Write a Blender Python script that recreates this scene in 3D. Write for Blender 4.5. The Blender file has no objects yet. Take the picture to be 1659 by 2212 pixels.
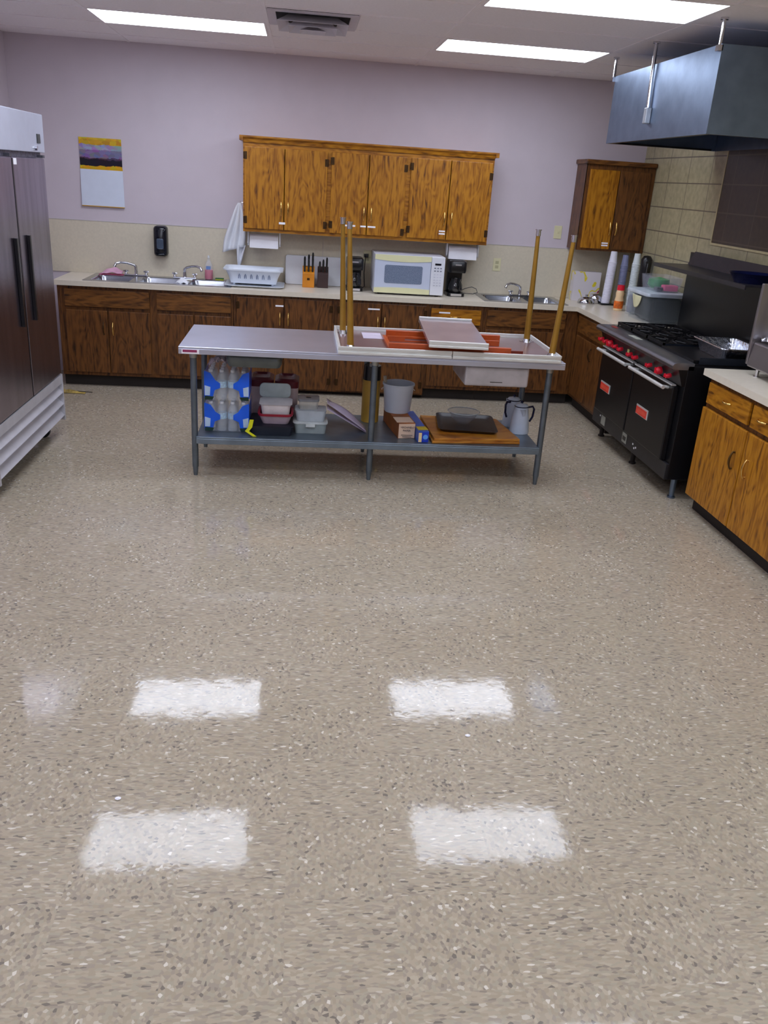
import bpy, bmesh, math, random
from mathutils import Vector, Matrix
random.seed(7)
PI = math.pi
COL = bpy.context.scene.collection
H = 2.817
# ------------------------------------------------------------------ colour / materials
def s2l(c):
    c /= 255.0
    return c/12.92 if c <= .04045 else ((c+.055)/1.055)**2.4
def rgb(r, g, b): return (s2l(r), s2l(g), s2l(b), 1.0)
class NT:
    def __init__(s, name):
        s.m = bpy.data.materials.new(name); s.m.use_nodes = True
        s.t = s.m.node_tree; s.t.nodes.clear()
        s.out = s.t.nodes.new('ShaderNodeOutputMaterial')
    def n(s, typ, ins=None, **kw):
        nd = s.t.nodes.new('ShaderNode'+typ)
        for k, v in kw.items(): setattr(nd, k, v)
        for k, v in (ins or {}).items():
            if isinstance(v, tuple) and len(v) == 2 and hasattr(v[0], 'outputs'):
                s.t.links.new(v[0].outputs[v[1]], nd.inputs[k])
            else: nd.inputs[k].default_value = v
        return nd
    def ramp(s, fac, stops, interp='LINEAR'):
        nd = s.n('ValToRGB', {'Fac': fac}); cr = nd.color_ramp; cr.interpolation = interp
        while len(cr.elements) < len(stops): cr.elements.new(0.5)
        for e, (p, c) in zip(cr.elements, stops): e.position = p; e.color = c
        return nd
    def bsdf(s, ins):
        b = s.n('BsdfPrincipled', ins); s.t.links.new(b.outputs[0], s.out.inputs[0]); return s.m
MATS = {}
def pm(name, col, rough=.5, metal=0., var=.12, vscale=12., bump=0., bscale=60., alpha=1., spec=.5, coat=0., trans=0., stretch=(1, 1, 1)):
    """a plain procedural material: colour gently varied by noise, optional bump"""
    if name in MATS: return MATS[name]
    t = NT(name)
    tc = t.n('TexCoord'); mp = t.n('Mapping', {'Vector': (tc, 'Object'), 'Scale': stretch})
    nz = t.n('TexNoise', {'Vector': (mp, 0), 'Scale': vscale, 'Detail': 4.0})
    lo = tuple(max(0, c*(1-var)) for c in col[:3])+(1,); hi = tuple(min(1, c*(1+var)) for c in col[:3])+(1,)
    cr = t.ramp((nz, 0), [(.3, lo), (.7, hi)])
    ins = {'Base Color': (cr, 0), 'Roughness': rough, 'Metallic': metal, 'Alpha': alpha, 'Specular IOR Level': spec,
           'Coat Weight': coat, 'Coat Roughness': .05, 'Transmission Weight': trans}
    if bump:
        n2 = t.n('TexNoise', {'Vector': (mp, 0), 'Scale': bscale, 'Detail': 3.0})
        bp = t.n('Bump', {'Height': (n2, 0), 'Strength': bump, 'Distance': .01}); ins['Normal'] = (bp, 0)
    MATS[name] = t.bsdf(ins); return MATS[name]
def oak(name, horiz=False, light=rgb(180, 120, 26), mid=rgb(148, 91, 12), dark=rgb(92, 52, 8)):
    t = NT(name)
    tc = t.n('TexCoord')
    sc = (2.0, 2.0, 8.0) if horiz else (8.0, 8.0, 2.0)
    mp = t.n('Mapping', {'Vector': (tc, 'Object'), 'Scale': sc})
    n1 = t.n('TexNoise', {'Vector': (mp, 0), 'Scale': .8, 'Detail': 2.0, 'Distortion': .6})
    mu = t.n('Math', {0: (n1, 0), 1: 60.0}, operation='MULTIPLY')
    sn = t.n('Math', {0: (mu, 0)}, operation='SINE')
    f1 = t.n('MapRange', {'Value': (sn, 0), 'From Min': -1.0, 'From Max': 1.0})
    sc2 = (5., 5., 130.) if horiz else (130., 130., 5.)
    mp2 = t.n('Mapping', {'Vector': (tc, 'Object'), 'Scale': sc2})
    n2 = t.n('TexNoise', {'Vector': (mp2, 0), 'Scale': .5, 'Detail': 3.0})
    sc3 = (10., 10., 56.) if horiz else (56., 56., 10.)
    mp3 = t.n('Mapping', {'Vector': (tc, 'Object'), 'Scale': sc3})
    n3 = t.n('TexNoise', {'Vector': (mp3, 0), 'Scale': .8, 'Detail': 2.0, 'Distortion': .8})
    a = t.n('Math', {0: (f1, 0), 1: .17}, operation='MULTIPLY')
    b = t.n('Math', {0: (n2, 0), 1: .45}, operation='MULTIPLY')
    c = t.n('Math', {0: (n3, 0), 1: .72}, operation='MULTIPLY')
    ab = t.n('Math', {0: (a, 0), 1: (b, 0)}, operation='ADD')
    abc = t.n('Math', {0: (ab, 0), 1: (c, 0)}, operation='ADD')
    cr = t.ramp((abc, 0), [(.42, dark), (.56, mid), (.78, light)])
    bp = t.n('Bump', {'Height': (abc, 0), 'Strength': .08, 'Distance': .004})
    return t.bsdf({'Base Color': (cr, 0), 'Roughness': .38, 'Normal': (bp, 0), 'Specular IOR Level': .4})
OAK = oak('oak_vertical'); OAKH = oak('oak_horizontal', True)
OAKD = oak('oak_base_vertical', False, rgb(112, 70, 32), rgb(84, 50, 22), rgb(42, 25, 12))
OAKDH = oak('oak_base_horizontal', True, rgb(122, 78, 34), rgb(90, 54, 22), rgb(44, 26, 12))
BOARD = oak('cutting_board_wood', True, rgb(196, 132, 48), rgb(172, 104, 32), rgb(130, 76, 22))
KICK = pm('dark_kick', rgb(34, 26, 22), .7)
LAM = pm('beige_worktop_laminate', rgb(222, 212, 194), .28, var=.03, vscale=30)
STEEL = pm('brushed_steel', rgb(190, 190, 198), .26, 1., .08, 8, bump=.05, bscale=40, stretch=(1, 1, 12))
def steel_fridge():
    t = NT('fridge_door_steel'); tc = t.n('TexCoord')
    mp = t.n('Mapping', {'Vector': (tc, 'Object'), 'Scale': (6, 6, .6)})
    nz = t.n('TexNoise', {'Vector': (mp, 0), 'Scale': 3.0, 'Detail': 6.0})
    cr = t.ramp((nz, 0), [(.35, rgb(152, 146, 162)), (.7, rgb(174, 167, 184))])
    mp2 = t.n('Mapping', {'Vector': (tc, 'Object'), 'Scale': (2, 2, 400)})
    n2 = t.n('TexNoise', {'Vector': (mp2, 0), 'Scale': 1.0, 'Detail': 2.0})
    bp = t.n('Bump', {'Height': (n2, 0), 'Strength': .12, 'Distance': .002})
    return t.bsdf({'Base Color': (cr, 0), 'Roughness': .27, 'Metallic': 1.0, 'Normal': (bp, 0)})
FSTEEL = steel_fridge()
CHROME = pm('chrome', rgb(215, 215, 220), .1, 1., .03)
SATIN = pm('satin_aluminium_edge', rgb(238, 240, 238), .38, .6, .04)
GALV = pm('galvanised_sheet', rgb(122, 138, 160), .38, 1., .12, 9, bump=.06, bscale=20)
GALVLEG = pm('galvanised_leg', rgb(112, 122, 132), .45, .8, .15, 14)
SHELFM = pm('galvanised_shelf', rgb(128, 142, 156), .36, .75, .14, 8)
BLACKE = pm('black_enamel', rgb(17, 17, 21), .36, .2, .15)
BLACKP = pm('black_plastic', rgb(20, 20, 23), .3, 0, .1)
CAST = pm('cast_iron', rgb(24, 23, 26), .5, .5, .3, 30, bump=.3)
WHITEP = pm('white_plastic', rgb(226, 228, 232), .35, 0, .02)
CREAM = pm('cream_plastic', rgb(222, 220, 176), .4, 0, .02)
STICK = pm('white_paper_label', rgb(250, 248, 255), .5, 0, .02)
BRONZE = pm('antique_bronze', rgb(70, 48, 24), .4, .7, .3, 40)
BRASS = pm('worn_brass', rgb(226, 186, 110), .22, 1., .12, 20)
RED = pm('red_plastic', rgb(226, 20, 48), .35, 0, .04)
MAROON = pm('maroon_lid', rgb(98, 22, 36), .4, 0, .06)
REDRIM = pm('crimson_rim', rgb(150, 16, 44), .35, 0, .05)
CLEAR = pm('clear_plastic', rgb(225, 232, 238), .12, 0, .03, alpha=.3)
FROST = pm('frosted_plastic', rgb(222, 214, 214), .4, 0, .03, alpha=.82)
GLASS = pm('clear_glass', rgb(210, 220, 225), .05, 0, .02, alpha=.2, spec=.9)
RUBBER = pm('dark_rubber', rgb(20, 20, 20), .7)
PAPERW = pm('paper_towel_white', rgb(236, 234, 240), .8, 0, .03, bump=.2, bscale=120)
CLOTHW = pm('white_cloth', rgb(228, 230, 236), .9, 0, .04, bump=.3, bscale=150)
DARKB = pm('dark_blue_enamel', rgb(18, 22, 58), .2, 0, .1)
# ------------------------------------------------------------------ mesh helpers
class MB:
    def __init__(s): s.bm = bmesh.new()
    def _f(s, vs, mi=0):
        try:
            f = s.bm.faces.new(vs); f.material_index = mi; return f
        except ValueError: return None
    def hexa(s, p, mi=0):
        v = [s.bm.verts.new(q) for q in p]
        for a in ((0, 3, 2, 1), (4, 5, 6, 7), (0, 1, 5, 4), (1, 2, 6, 5), (2, 3, 7, 6), (3, 0, 4, 7)):
            s._f([v[i] for i in a], mi)
        return s
    def box(s, x0, x1, y0, y1, z0, z1, mi=0):
        return s.hexa([(x0, y0, z0), (x1, y0, z0), (x1, y1, z0), (x0, y1, z0), (x0, y0, z1), (x1, y0, z1), (x1, y1, z1), (x0, y1, z1)], mi)
    def taper(s, cx, cy, z0, z1, a0, b0, a1, b1, mi=0):
        return s.hexa([(cx-a0, cy-b0, z0), (cx+a0, cy-b0, z0), (cx+a0, cy+b0, z0), (cx-a0, cy+b0, z0),
                       (cx-a1, cy-b1, z1), (cx+a1, cy-b1, z1), (cx+a1, cy+b1, z1), (cx-a1, cy+b1, z1)], mi)
    def _ring(s, c, ax, r, n, ph=0):
        ax = Vector(ax).normalized(); up = Vector((0, 0, 1)) if abs(ax.z) < .9 else Vector((1, 0, 0))
        u = ax.cross(up).normalized(); w = ax.cross(u)
        return [s.bm.verts.new(Vector(c)+(u*math.cos(2*PI*i/n+ph)+w*math.sin(2*PI*i/n+ph))*r) for i in range(n)]
    def cyl(s, p0, p1, r0, r1=None, n=20, mi=0, caps=True):
        r1 = r0 if r1 is None else r1; ax = Vector(p1)-Vector(p0)
        a = s._ring(p0, ax, r0, n); b = s._ring(p1, ax, r1, n)
        for i in range(n): s._f([a[i], a[(i+1) % n], b[(i+1) % n], b[i]], mi)
        if caps: s._f(a[::-1], mi); s._f(b, mi)
        return s
    def tube(s, pts, r, n=10, mi=0, caps=True):
        pts = [Vector(p) for p in pts]; rings = []
        for i, p in enumerate(pts):
            d = (pts[min(i+1, len(pts)-1)]-pts[max(i-1, 0)]).normalized()
            if i == 0: u = d.orthogonal().normalized()
            else: u = (u-d*u.dot(d)).normalized()
            w = d.cross(u); rr = r[i] if isinstance(r, (list, tuple)) else r
            rings.append([s.bm.verts.new(p+(u*math.cos(2*PI*k/n)+w*math.sin(2*PI*k/n))*rr) for k in range(n)])
        for a, b in zip(rings, rings[1:]):
            for k in range(n): s._f([a[k], a[(k+1) % n], b[(k+1) % n], b[k]], mi)
        if caps: s._f(rings[0][::-1], mi); s._f(rings[-1], mi)
        return s
    def lathe(s, prof, c=(0, 0), n=28, mi=0, sx=1., sy=1.):
        rings = []
        for r, z in prof:
            if r < 1e-5: rings.append([s.bm.verts.new((c[0], c[1], z))])
            else: rings.append([s.bm.verts.new((c[0]+r*sx*math.cos(2*PI*i/n), c[1]+r*sy*math.sin(2*PI*i/n), z)) for i in range(n)])
        for a, b in zip(rings, rings[1:]):
            for i in range(n):
                j = (i+1) % n
                if len(a) == 1 and len(b) == 1: continue
                if len(a) == 1: s._f([a[0], b[j], b[i]], mi)
                elif len(b) == 1: s._f([a[i], a[j], b[0]], mi)
                else: s._f([a[i], a[j], b[j], b[i]], mi)
        return s
    def loft(s, loops, mi=0, cap0=True, cap1=True):
        L = [[s.bm.verts.new(p) for p in lp] for lp in loops]; n = len(L[0])
        for a, b in zip(L, L[1:]):
            for i in range(n): s._f([a[i], a[(i+1) % n], b[(i+1) % n], b[i]], mi)
        if cap0: s._f(L[0][::-1], mi)
        if cap1: s._f(L[-1], mi)
        return s
    def prism(s, poly, vec, mi=0):
        v = Vector(vec); return s.loft([[Vector(p) for p in poly], [Vector(p)+v for p in poly]], mi)
    def grid(s, fn, nu, nv, mi=0, th=0.):
        V = [[s.bm.verts.new(fn(i/nu, j/nv)) for j in range(nv+1)] for i in range(nu+1)]
        for i in range(nu):
            for j in range(nv): s._f([V[i][j], V[i+1][j], V[i+1][j+1], V[i][j+1]], mi)
        return s
    def build(s, name, mats, parent=None, local=False, smooth=0, bevel=0., solid=0., label=None, seg=2):
        me = bpy.data.meshes.new(name); bmesh.ops.recalc_face_normals(s.bm, faces=s.bm.faces)
        if parent is not None and not local:
            s.bm.transform(FR[parent].inverted())
        if solid:
            geom = s.bm.faces[:]; 
        s.bm.to_mesh(me); s.bm.free()
        mats = mats if isinstance(mats, (list, tuple)) else [mats]
        for m in mats: me.materials.append(m)
        if smooth:
            for p in me.polygons: p.use_smooth = True
            me.set_sharp_from_angle(angle=math.radians(smooth))
        o = bpy.data.objects.new(name, me); COL.objects.link(o)
        if solid:
            md = o.modifiers.new('thickness', 'SOLIDIFY'); md.thickness = solid
        if bevel:
            md = o.modifiers.new('bevel', 'BEVEL'); md.width = bevel; md.segments = seg; md.limit_method = 'ANGLE'; md.angle_limit = math.radians(40)
        if parent is not None:
            o.parent = parent; FR[o] = FR[parent]
        if label: o['label'] = label
        return o
FR = {}
def thing(name, label, cat, loc=(0, 0, 0), rz=0, group=None):
    o = bpy.data.objects.new(name, None); COL.objects.link(o); o.empty_display_size = .05
    o.location = loc; o.rotation_euler = (0, 0, rz); o['label'] = label; o['category'] = cat
    if group: o['group'] = group
    FR[o] = Matrix.Translation(loc) @ Matrix.Rotation(rz, 4, 'Z'); return o
def tag(o, label, cat, group=None):
    o['label'] = label; o['category'] = cat
    if group: o['group'] = group
    return o
def struct(o): o['kind'] = 'structure'; return o
def dup(root, loc, rz, label, group=None):
    r = root.copy(); COL.objects.link(r); r.location = loc; r.rotation_euler = (0, 0, rz); r['label'] = label
    if group: r['group'] = group
    for ch in root.children:
        c = ch.copy(); COL.objects.link(c); c.parent = r
        for g in ch.children:
            d = g.copy(); COL.objects.link(d); d.parent = c
    return r
def rrect(cx, cy, a, b, r, z, n=5):
    out = []
    for sx, sy, a0 in ((1, 1, 0), (-1, 1, PI/2), (-1, -1, PI), (1, -1, 1.5*PI)):
        for k in range(n+1):
            t = a0+PI/2*k/n; out.append((cx+sx*(a-r)+r*math.cos(t), cy+sy*(b-r)+r*math.sin(t), z))
    return out
def text_part(txt, size, mat, parent, M, name='lettering', ext=.0006, align='CENTER'):
    cu = bpy.data.curves.new(name, 'FONT'); cu.body = txt; cu.size = size; cu.extrude = ext; cu.align_x = align; cu.align_y = 'CENTER'
    to = bpy.data.objects.new(name, cu); COL.objects.link(to)
    me = bpy.data.meshes.new_from_object(to); bpy.data.objects.remove(to)
    me.transform(FR[parent].inverted() @ M); me.materials.append(mat)
    o = bpy.data.objects.new(name, me); COL.objects.link(o); o.parent = parent; FR[o] = FR[parent]; return o
FACE_Y = lambda x, y, z: Matrix.Translation((x, y, z)) @ Matrix.Rotation(PI/2, 4, 'X')                       # reads from -Y
FACE_X = lambda x, y, z: Matrix.Translation((x, y, z)) @ Matrix.Rotation(-PI/2, 4, 'Z') @ Matrix.Rotation(PI/2, 4, 'X')  # reads from -X
# ------------------------------------------------------------------ camera
scn = bpy.context.scene
cam = bpy.data.cameras.new('camera'); co = bpy.data.objects.new('camera', cam); COL.objects.link(co); scn.camera = co
R_ = Vector((.99408748, -.08910387, .06205302)); U_ = Vector((-.02448682, .37279744, .9275896)); F_ = Vector((.10578503, .92362469, -.3684114))
m = Matrix((( R_.x, U_.x, -F_.x, 0), (R_.y, U_.y, -F_.y, -8.19134), (R_.z, U_.z, -F_.z, 1.88424), (0, 0, 0, 1)))
co.matrix_world = m
cam.sensor_fit = 'VERTICAL'; cam.sensor_height = 36; cam.lens = 1815.26/2212*36; cam.clip_start = .05
vs = scn.view_settings; scn.display_settings.display_device = 'sRGB'
vs.view_transform = 'Standard'; vs.look = 'None'; vs.gamma = 1; vs.use_curve_mapping = False; vs.exposure = 0.72
w = bpy.data.worlds.new('world'); scn.world = w; w.use_nodes = True
w.node_tree.nodes['Background'].inputs[0].default_value = (.02, .02, .022, 1)
scn.cycles.use_denoising = True; scn.cycles.max_bounces = 8; scn.cycles.diffuse_bounces = 5; scn.cycles.transparent_max_bounces = 24
scn.cycles.sample_clamp_indirect = 6
# ------------------------------------------------------------------ room shell
XL, XR, YF = -2.5, 3.15, -11.2
def floor_mat():
    t = NT('speckled_vinyl_tile_floor'); g = t.n('NewGeometry')
    ck = t.n('TexChecker', {'Vector': (g, 'Position'), 'Scale': 1/.3048})
    def flecks(sc):
        mp = t.n('Mapping', {'Vector': (g, 'Position'), 'Scale': sc})
        v = t.n('TexVoronoi', {'Vector': (mp, 0), 'Scale': 1.0, 'Randomness': 1.0})
        v.voronoi_dimensions = '2D'
        return t.n('SeparateColor', {'Color': (v, 'Color')})
    a = flecks((62, 170, 1)); b = flecks((115, 100, 1))
    mx = t.n('Mix', {'Factor': (ck, 'Fac'), 'A': (a, 0), 'B': (b, 0)})
    stops = [(0., rgb(128, 119, 110)), (.02, rgb(148, 137, 124)), (.07, rgb(163, 151, 136)), (.25, rgb(170, 157, 137)), (.45, rgb(172, 162, 143)), (.60, rgb(178, 164, 144)), (.86, rgb(184, 171, 151)), (.96, rgb(197, 187, 171)), (.99, rgb(220, 212, 199))]
    cr = t.ramp((mx, 0), stops, 'CONSTANT')
    mp = t.n('Mapping', {'Vector': (g, 'Position'), 'Scale': (1, 1, 1)})
    big = t.n('TexNoise', {'Vector': (mp, 0), 'Scale': 1.3, 'Detail': 3.0})
    tint = t.ramp((big, 0), [(.3, (.93, .92, .90, 1)), (.7, (1, 1, 1, 1))])
    mm = t.n('Mix', {'Factor': 1.0, 'A': (cr, 0), 'B': (tint, 0)}, data_type='RGBA', blend_type='MULTIPLY')
    # sockets of the RGBA mix are addressed by index
    t.t.links.new(cr.outputs[0], mm.inputs[6]); t.t.links.new(tint.outputs[0], mm.inputs[7])
    wv = t.n('TexNoise', {'Vector': (mp, 0), 'Scale': 16.0, 'Detail': 3.0})
    bp = t.n('Bump', {'Height': (wv, 0), 'Strength': .10, 'Distance': .004})
    rr = t.ramp((wv, 0), [(.3, (.035, .035, .035, 1)), (.75, (.10, .10, .10, 1))])
    return t.bsdf({'Base Color': (mm, 2), 'Roughness': (rr, 0), 'Normal': (bp, 0), 'Specular IOR Level': .31})
def tile_mat():
    t = NT('glazed_block_tiles'); g = t.n('NewGeometry'); sp = t.n('SeparateXYZ', {'Vector': (g, 'Position')})
    def line(sock, period, off, hw):
        a = t.n('Math', {0: (sp, sock), 1: off}, operation='ADD'); b = t.n('Math', {0: (a, 0), 1: period}, operation='DIVIDE')
        f = t.n('Math', {0: (b, 0)}, operation='FRACT'); c = t.n('Math', {0: (f, 0), 1: .5}, operation='SUBTRACT')
        d = t.n('Math', {0: (c, 0)}, operation='ABSOLUTE'); return t.n('Math', {0: (d, 0), 1: .5-hw/period}, operation='GREATER_THAN')
    a = line('Y', .4064, .6015+.0, .004); b = line('Z', .2, .0, .0045)
    mxx = t.n('Math', {0: (a, 0), 1: (b, 0)}, operation='MAXIMUM')
    nz = t.n('TexNoise', {'Vector': (g, 'Position'), 'Scale': 22.0, 'Detail': 5.0})
    cr = t.ramp((nz, 0), [(.3, rgb(160, 150, 118)), (.7, rgb(184, 174, 140))])
    mx = t.n('Mix', {0: (mxx, 0)}, data_type='RGBA'); t.t.links.new(cr.outputs[0], mx.inputs[6]); mx.inputs[7].default_value = rgb(112, 102, 88)
    inv = t.n('Math', {0: 1.0, 1: (mxx, 0)}, operation='SUBTRACT')
    bp = t.n('Bump', {'Height': (inv, 0), 'Strength': .5, 'Distance': .003})
    return t.bsdf({'Base Color': (mx, 2), 'Roughness': .3, 'Normal': (bp, 0)})
LAV = pm('lavender_wall_paint', rgb(208, 197, 205), .75, 0, .02, 5, bump=.08, bscale=220)
CEIL = pm('white_ceiling_tile', rgb(248, 242, 244), .9, 0, .03, 60, bump=.2, bscale=300)
GRIDM = pm('ceiling_grid_metal', rgb(248, 242, 244), .5, 0, .02)
SPL = pm('beige_splash_laminate', rgb(214, 204, 182), .45, 0, .04, 60)
struct(MB().box(XL-.1, XR+.1, YF-.1, .1, -.1, 0).build('floor', floor_mat()))
struct(MB().box(XL-.1, XR+.1, YF-.1, .1, H, H+.1).build('ceiling', CEIL))
struct(MB().box(XL-.1, XR+.1, 0, .1, 0, H).build('wall_back', LAV))
struct(MB().box(XL-.1, XL, YF, 0, 0, H).build('wall_left', LAV))
struct(MB().box(XR, XR+.1, YF, 0, 0, H).build('wall_right', tile_mat()))
struct(MB().box(XL, XR, YF-.1, YF, 0, H).build('wall_front', LAV))
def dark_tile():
    m_ = tile_mat(); m_.name = 'dark_brown_tiles'  # dark brown version of the wall tile, for the area behind the range
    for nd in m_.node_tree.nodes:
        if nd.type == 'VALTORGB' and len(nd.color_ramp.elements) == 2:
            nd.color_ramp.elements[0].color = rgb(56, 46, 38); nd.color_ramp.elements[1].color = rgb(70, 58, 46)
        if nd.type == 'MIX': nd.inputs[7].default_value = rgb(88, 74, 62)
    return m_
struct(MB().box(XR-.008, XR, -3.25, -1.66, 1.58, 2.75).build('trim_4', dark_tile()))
b = MB(); b.box(XR-.011, XR, -1.66, -1.645, 1.565, 2.23); b.box(XR-.011, XR, -3.25, -1.66, 1.565, 1.58); struct(b.build('trim_5', pm('pale_tile_edge', rgb(196, 182, 140), .35)))
# beige splash panels with a light cap strip
b = MB(); b.box(XL, .2, -.008, 0, .914, 1.366); b.box(.203, XR, -.008, 0, .914, 1.366)
o = struct(b.build('trim_1', SPL))
struct(MB().box(XL, 2.5, -.011, 0, 1.366, 1.372).build('trim_2', pm('pale_cap_strip', rgb(196, 190, 190), .4, 0, .02)))
# suspended ceiling grid
GA, GG, T = -.2645, .3951, .61
b = MB()
for k in range(-1, 3):
    x = GA+k*2*T
    if XL < x < XR: b.box(x-.011, x+.011, YF, 0, H-.004, H)
j = 0
while GG+j*T < -YF:
    b.box(XL, XR, -GG-j*T-.011, -GG-j*T+.011, H-.0045, H); j += 1
b.box(GA+T-.011, GA+T+.011, -GG-3*T, -GG-2*T, H-.004, H)
struct(b.build('trim_3', GRIDM))
# ------------------------------------------------------------------ ceiling lights
def emis(strength):
    t = NT('lit_prismatic_diffuser'); g = t.n('TexCoord')
    v = t.n('TexVoronoi', {'Vector': (g, 'Object'), 'Scale': 90.0}); cr = t.ramp((v, 0), [(0, (.86, .92, 1.06, 1)), (1, (.83, .90, 1.06, 1))])
    e = t.n('Emission', {'Color': (cr, 0), 'Strength': strength}); t.t.links.new(e.outputs[0], t.out.inputs[0]); return t.m
EM = emis(6.2)
def light_proto(label):
    r = thing('ceiling_light', label, 'light', (0, 0, H), 0, 'fluorescent troffers in the ceiling grid')
    a, c = T-.012, T/2-.012
    b = MB(); b.box(-a, a, -c, -c+.014, -.007, 0); b.box(-a, a, c-.014, c, -.007, 0); b.box(-a, -a+.014, -c+.014, c-.014, -.007, 0); b.box(a-.014, a, -c+.014, c-.014, -.007, 0)
    b.build('frame', GRIDM, r, local=True)
    MB().box(-a+.014, a-.014, -c+.014, c-.014, -.005, -.001).build('diffuser', EM, r, local=True)
    return r
XCL, XCR = GA-T, GA+3*T
def yrow(k): return -GG-(1.5+3*k)*T-(.06 if k > 1 else 0)
pl = light_proto('lit ceiling panel nearest the back wall, left of the air vent'); pl.location = (XCL, yrow(0), H)
dup(pl, (XCR, yrow(0), H), 0, 'lit ceiling panel nearest the back wall, right side, behind the largest panel')
dup(pl, (XCR, yrow(1), H), 0, 'large lit ceiling panel cut by the top edge, in front of the hood')
dup(pl, (XCL, yrow(1), H), 0, 'lit ceiling panel above the left front floor reflection, out of frame')
for k in (2, 3, 4):
    for x in (XCL, XCR):
        dup(pl, (x, yrow(k), H), 0, 'lit ceiling panel of the rows over and behind the viewer')
# ------------------------------------------------------------------ ceiling vent
v = thing('ceiling_vent', 'square white stepped air diffuser in the ceiling between the lit panels', 'vent', (GA+T/2, -GG-2.5*T, H))
c = v.location
VW = pm('vent_white_metal', rgb(208, 202, 210), .45, 0, .03)
VD = pm('vent_dark_throat', rgb(30, 28, 30), .8)
MB().box(c.x-.285, c.x+.285, c.y-.285, c.y+.285, H-.006, H-.002).build('backing', VD, v)
b = MB()
for (r0, r1, za, zb) in ((.288, .235, H-.007, H-.006),):
    for sx in (-1, 1):
        b.box(c.x+min(sx*r0, sx*r1), c.x+max(sx*r0, sx*r1), c.y-r0, c.y+r0, H-.014, H-.006)
        b.box(c.x-r1, c.x+r1, c.y+min(sx*r0, sx*r1), c.y+max(sx*r0, sx*r1), H-.014, H-.006)
b.build('frame', VW, v)
for r0, r1, z0, z1 in ((.225, .16, H-.055, H-.012), (.155, .10, H-.07, H-.02), (.085, .001, H-.08, H-.04)):
    b = MB(); b.loft([[(c.x+sx*r0, c.y+sy*r0, z0) for sx, sy in ((1, 1), (-1, 1), (-1, -1), (1, -1))],
                      [(c.x+sx*r1, c.y+sy*r1, z1) for sx, sy in ((1, 1), (-1, 1), (-1, -1), (1, -1))]], cap0=False, cap1=False)
    b.build('cone', VW, v, solid=.002)
# ------------------------------------------------------------------ cabinets
def pull(b, x, y, z0, z1):
    """arched vertical pull standing off -Y"""
    zc = (z0+z1)/2; L = (z1-z0)/2
    b.cyl((x, y, z0+.006), (x, y-.012, z0+.006), .006, .005, 10); b.cyl((x, y, z1-.006), (x, y-.012, z1-.006), .006, .005, 10)
    b.tube([(x, y-.010-.016*(1-((t-.5)*2)**2), z0+(z1-z0)*t) for t in [i/8 for i in range(9)]], [.0042+.003*math.sin(PI*i/8) for i in range(9)], 8)
def hpull(b, x0, x1, y, z):
    b.tube([(x0+(x1-x0)*t, y-.004-.02*(1-((t-.5)*2)**2), z) for t in [i/8 for i in range(9)]], .0055, 8)
def front(parent, kind, x0, x1, z0, z1, handle=None, hinge=None, stickers=(), mat=None, hmat=None):
    """a door, drawer or fixed panel on the face plane y=0 (front = -Y), local frame"""
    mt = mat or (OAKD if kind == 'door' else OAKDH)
    b = MB(); b.box(x0, x1, -.02, 0, z0, z1)
    d = b.build({'door': 'door', 'drawer': 'drawer', 'panel': 'front_panel'}[kind], mt, parent, local=True, bevel=.004)
    if handle:
        b = MB()
        if kind == 'door': pull(b, handle[0], -.02, handle[1]-.055, handle[1]+.055)
        else: hpull(b, handle[0]-.045, handle[0]+.045, -.02, handle[1])
        b.build('handle', hmat or BRASS, d, local=True, smooth=50)
    for hz in (hinge[1:] if hinge else ()):
        b = MB(); hx = hinge[0]; sgn = 1 if hx > (x0+x1)/2 else -1
        b.box(min(hx, hx-sgn*.022), max(hx, hx-sgn*.022), -.0235, -.0205, hz-.03, hz+.03); b.cyl((hx+sgn*.004, -.02, hz-.028), (hx+sgn*.004, -.02, hz+.028), .0055, n=8)
        b.build('hinge', BRONZE, d, local=True)
    for (sx, sz, sw, sh) in stickers:
        MB().box(sx-sw/2, sx+sw/2, -.0215, -.0202, sz-sh/2, sz+sh/2).build('sticker', STICK, d, local=True, label='white paper label')
    return d
def carcass(parent, w, d, z0, z1, kick=.1, top=False, mat=None):
    """hollow cabinet: back at y=d, open front covered by a face frame"""
    mt = mat or OAKD; zb = z0
    b = MB(); b.box(0, .018, .02, d, zb, z1); b.box(w-.018, w, .02, d, zb, z1); b.box(.018, w-.018, d-.012, d, zb, z1); b.box(.018, w-.018, .02, d-.012, zb, zb+.018)
    if top: b.box(.018, w-.018, .02, d-.012, z1-.018, z1)
    b.box(0, .035, 0, .02, zb, z1); b.box(w-.035, w, 0, .02, zb, z1); b.box(.035, w-.035, 0, .02, z1-.035, z1); b.box(.035, w-.035, 0, .02, zb, zb+.03)
    b.box(.035, w-.035, .003, .019, zb+.03, z1-.035)
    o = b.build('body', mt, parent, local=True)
    if kick: MB().box(0, w, .05, d-.02, 0, zb-.001).build('toe_kick', KICK, parent, local=True)
    return o
ZT = .872
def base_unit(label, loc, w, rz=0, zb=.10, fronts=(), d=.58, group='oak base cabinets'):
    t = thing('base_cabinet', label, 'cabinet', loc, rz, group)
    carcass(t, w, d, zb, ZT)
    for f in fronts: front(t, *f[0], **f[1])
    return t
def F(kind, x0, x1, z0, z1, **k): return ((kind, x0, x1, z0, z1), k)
W1 = .79
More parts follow.
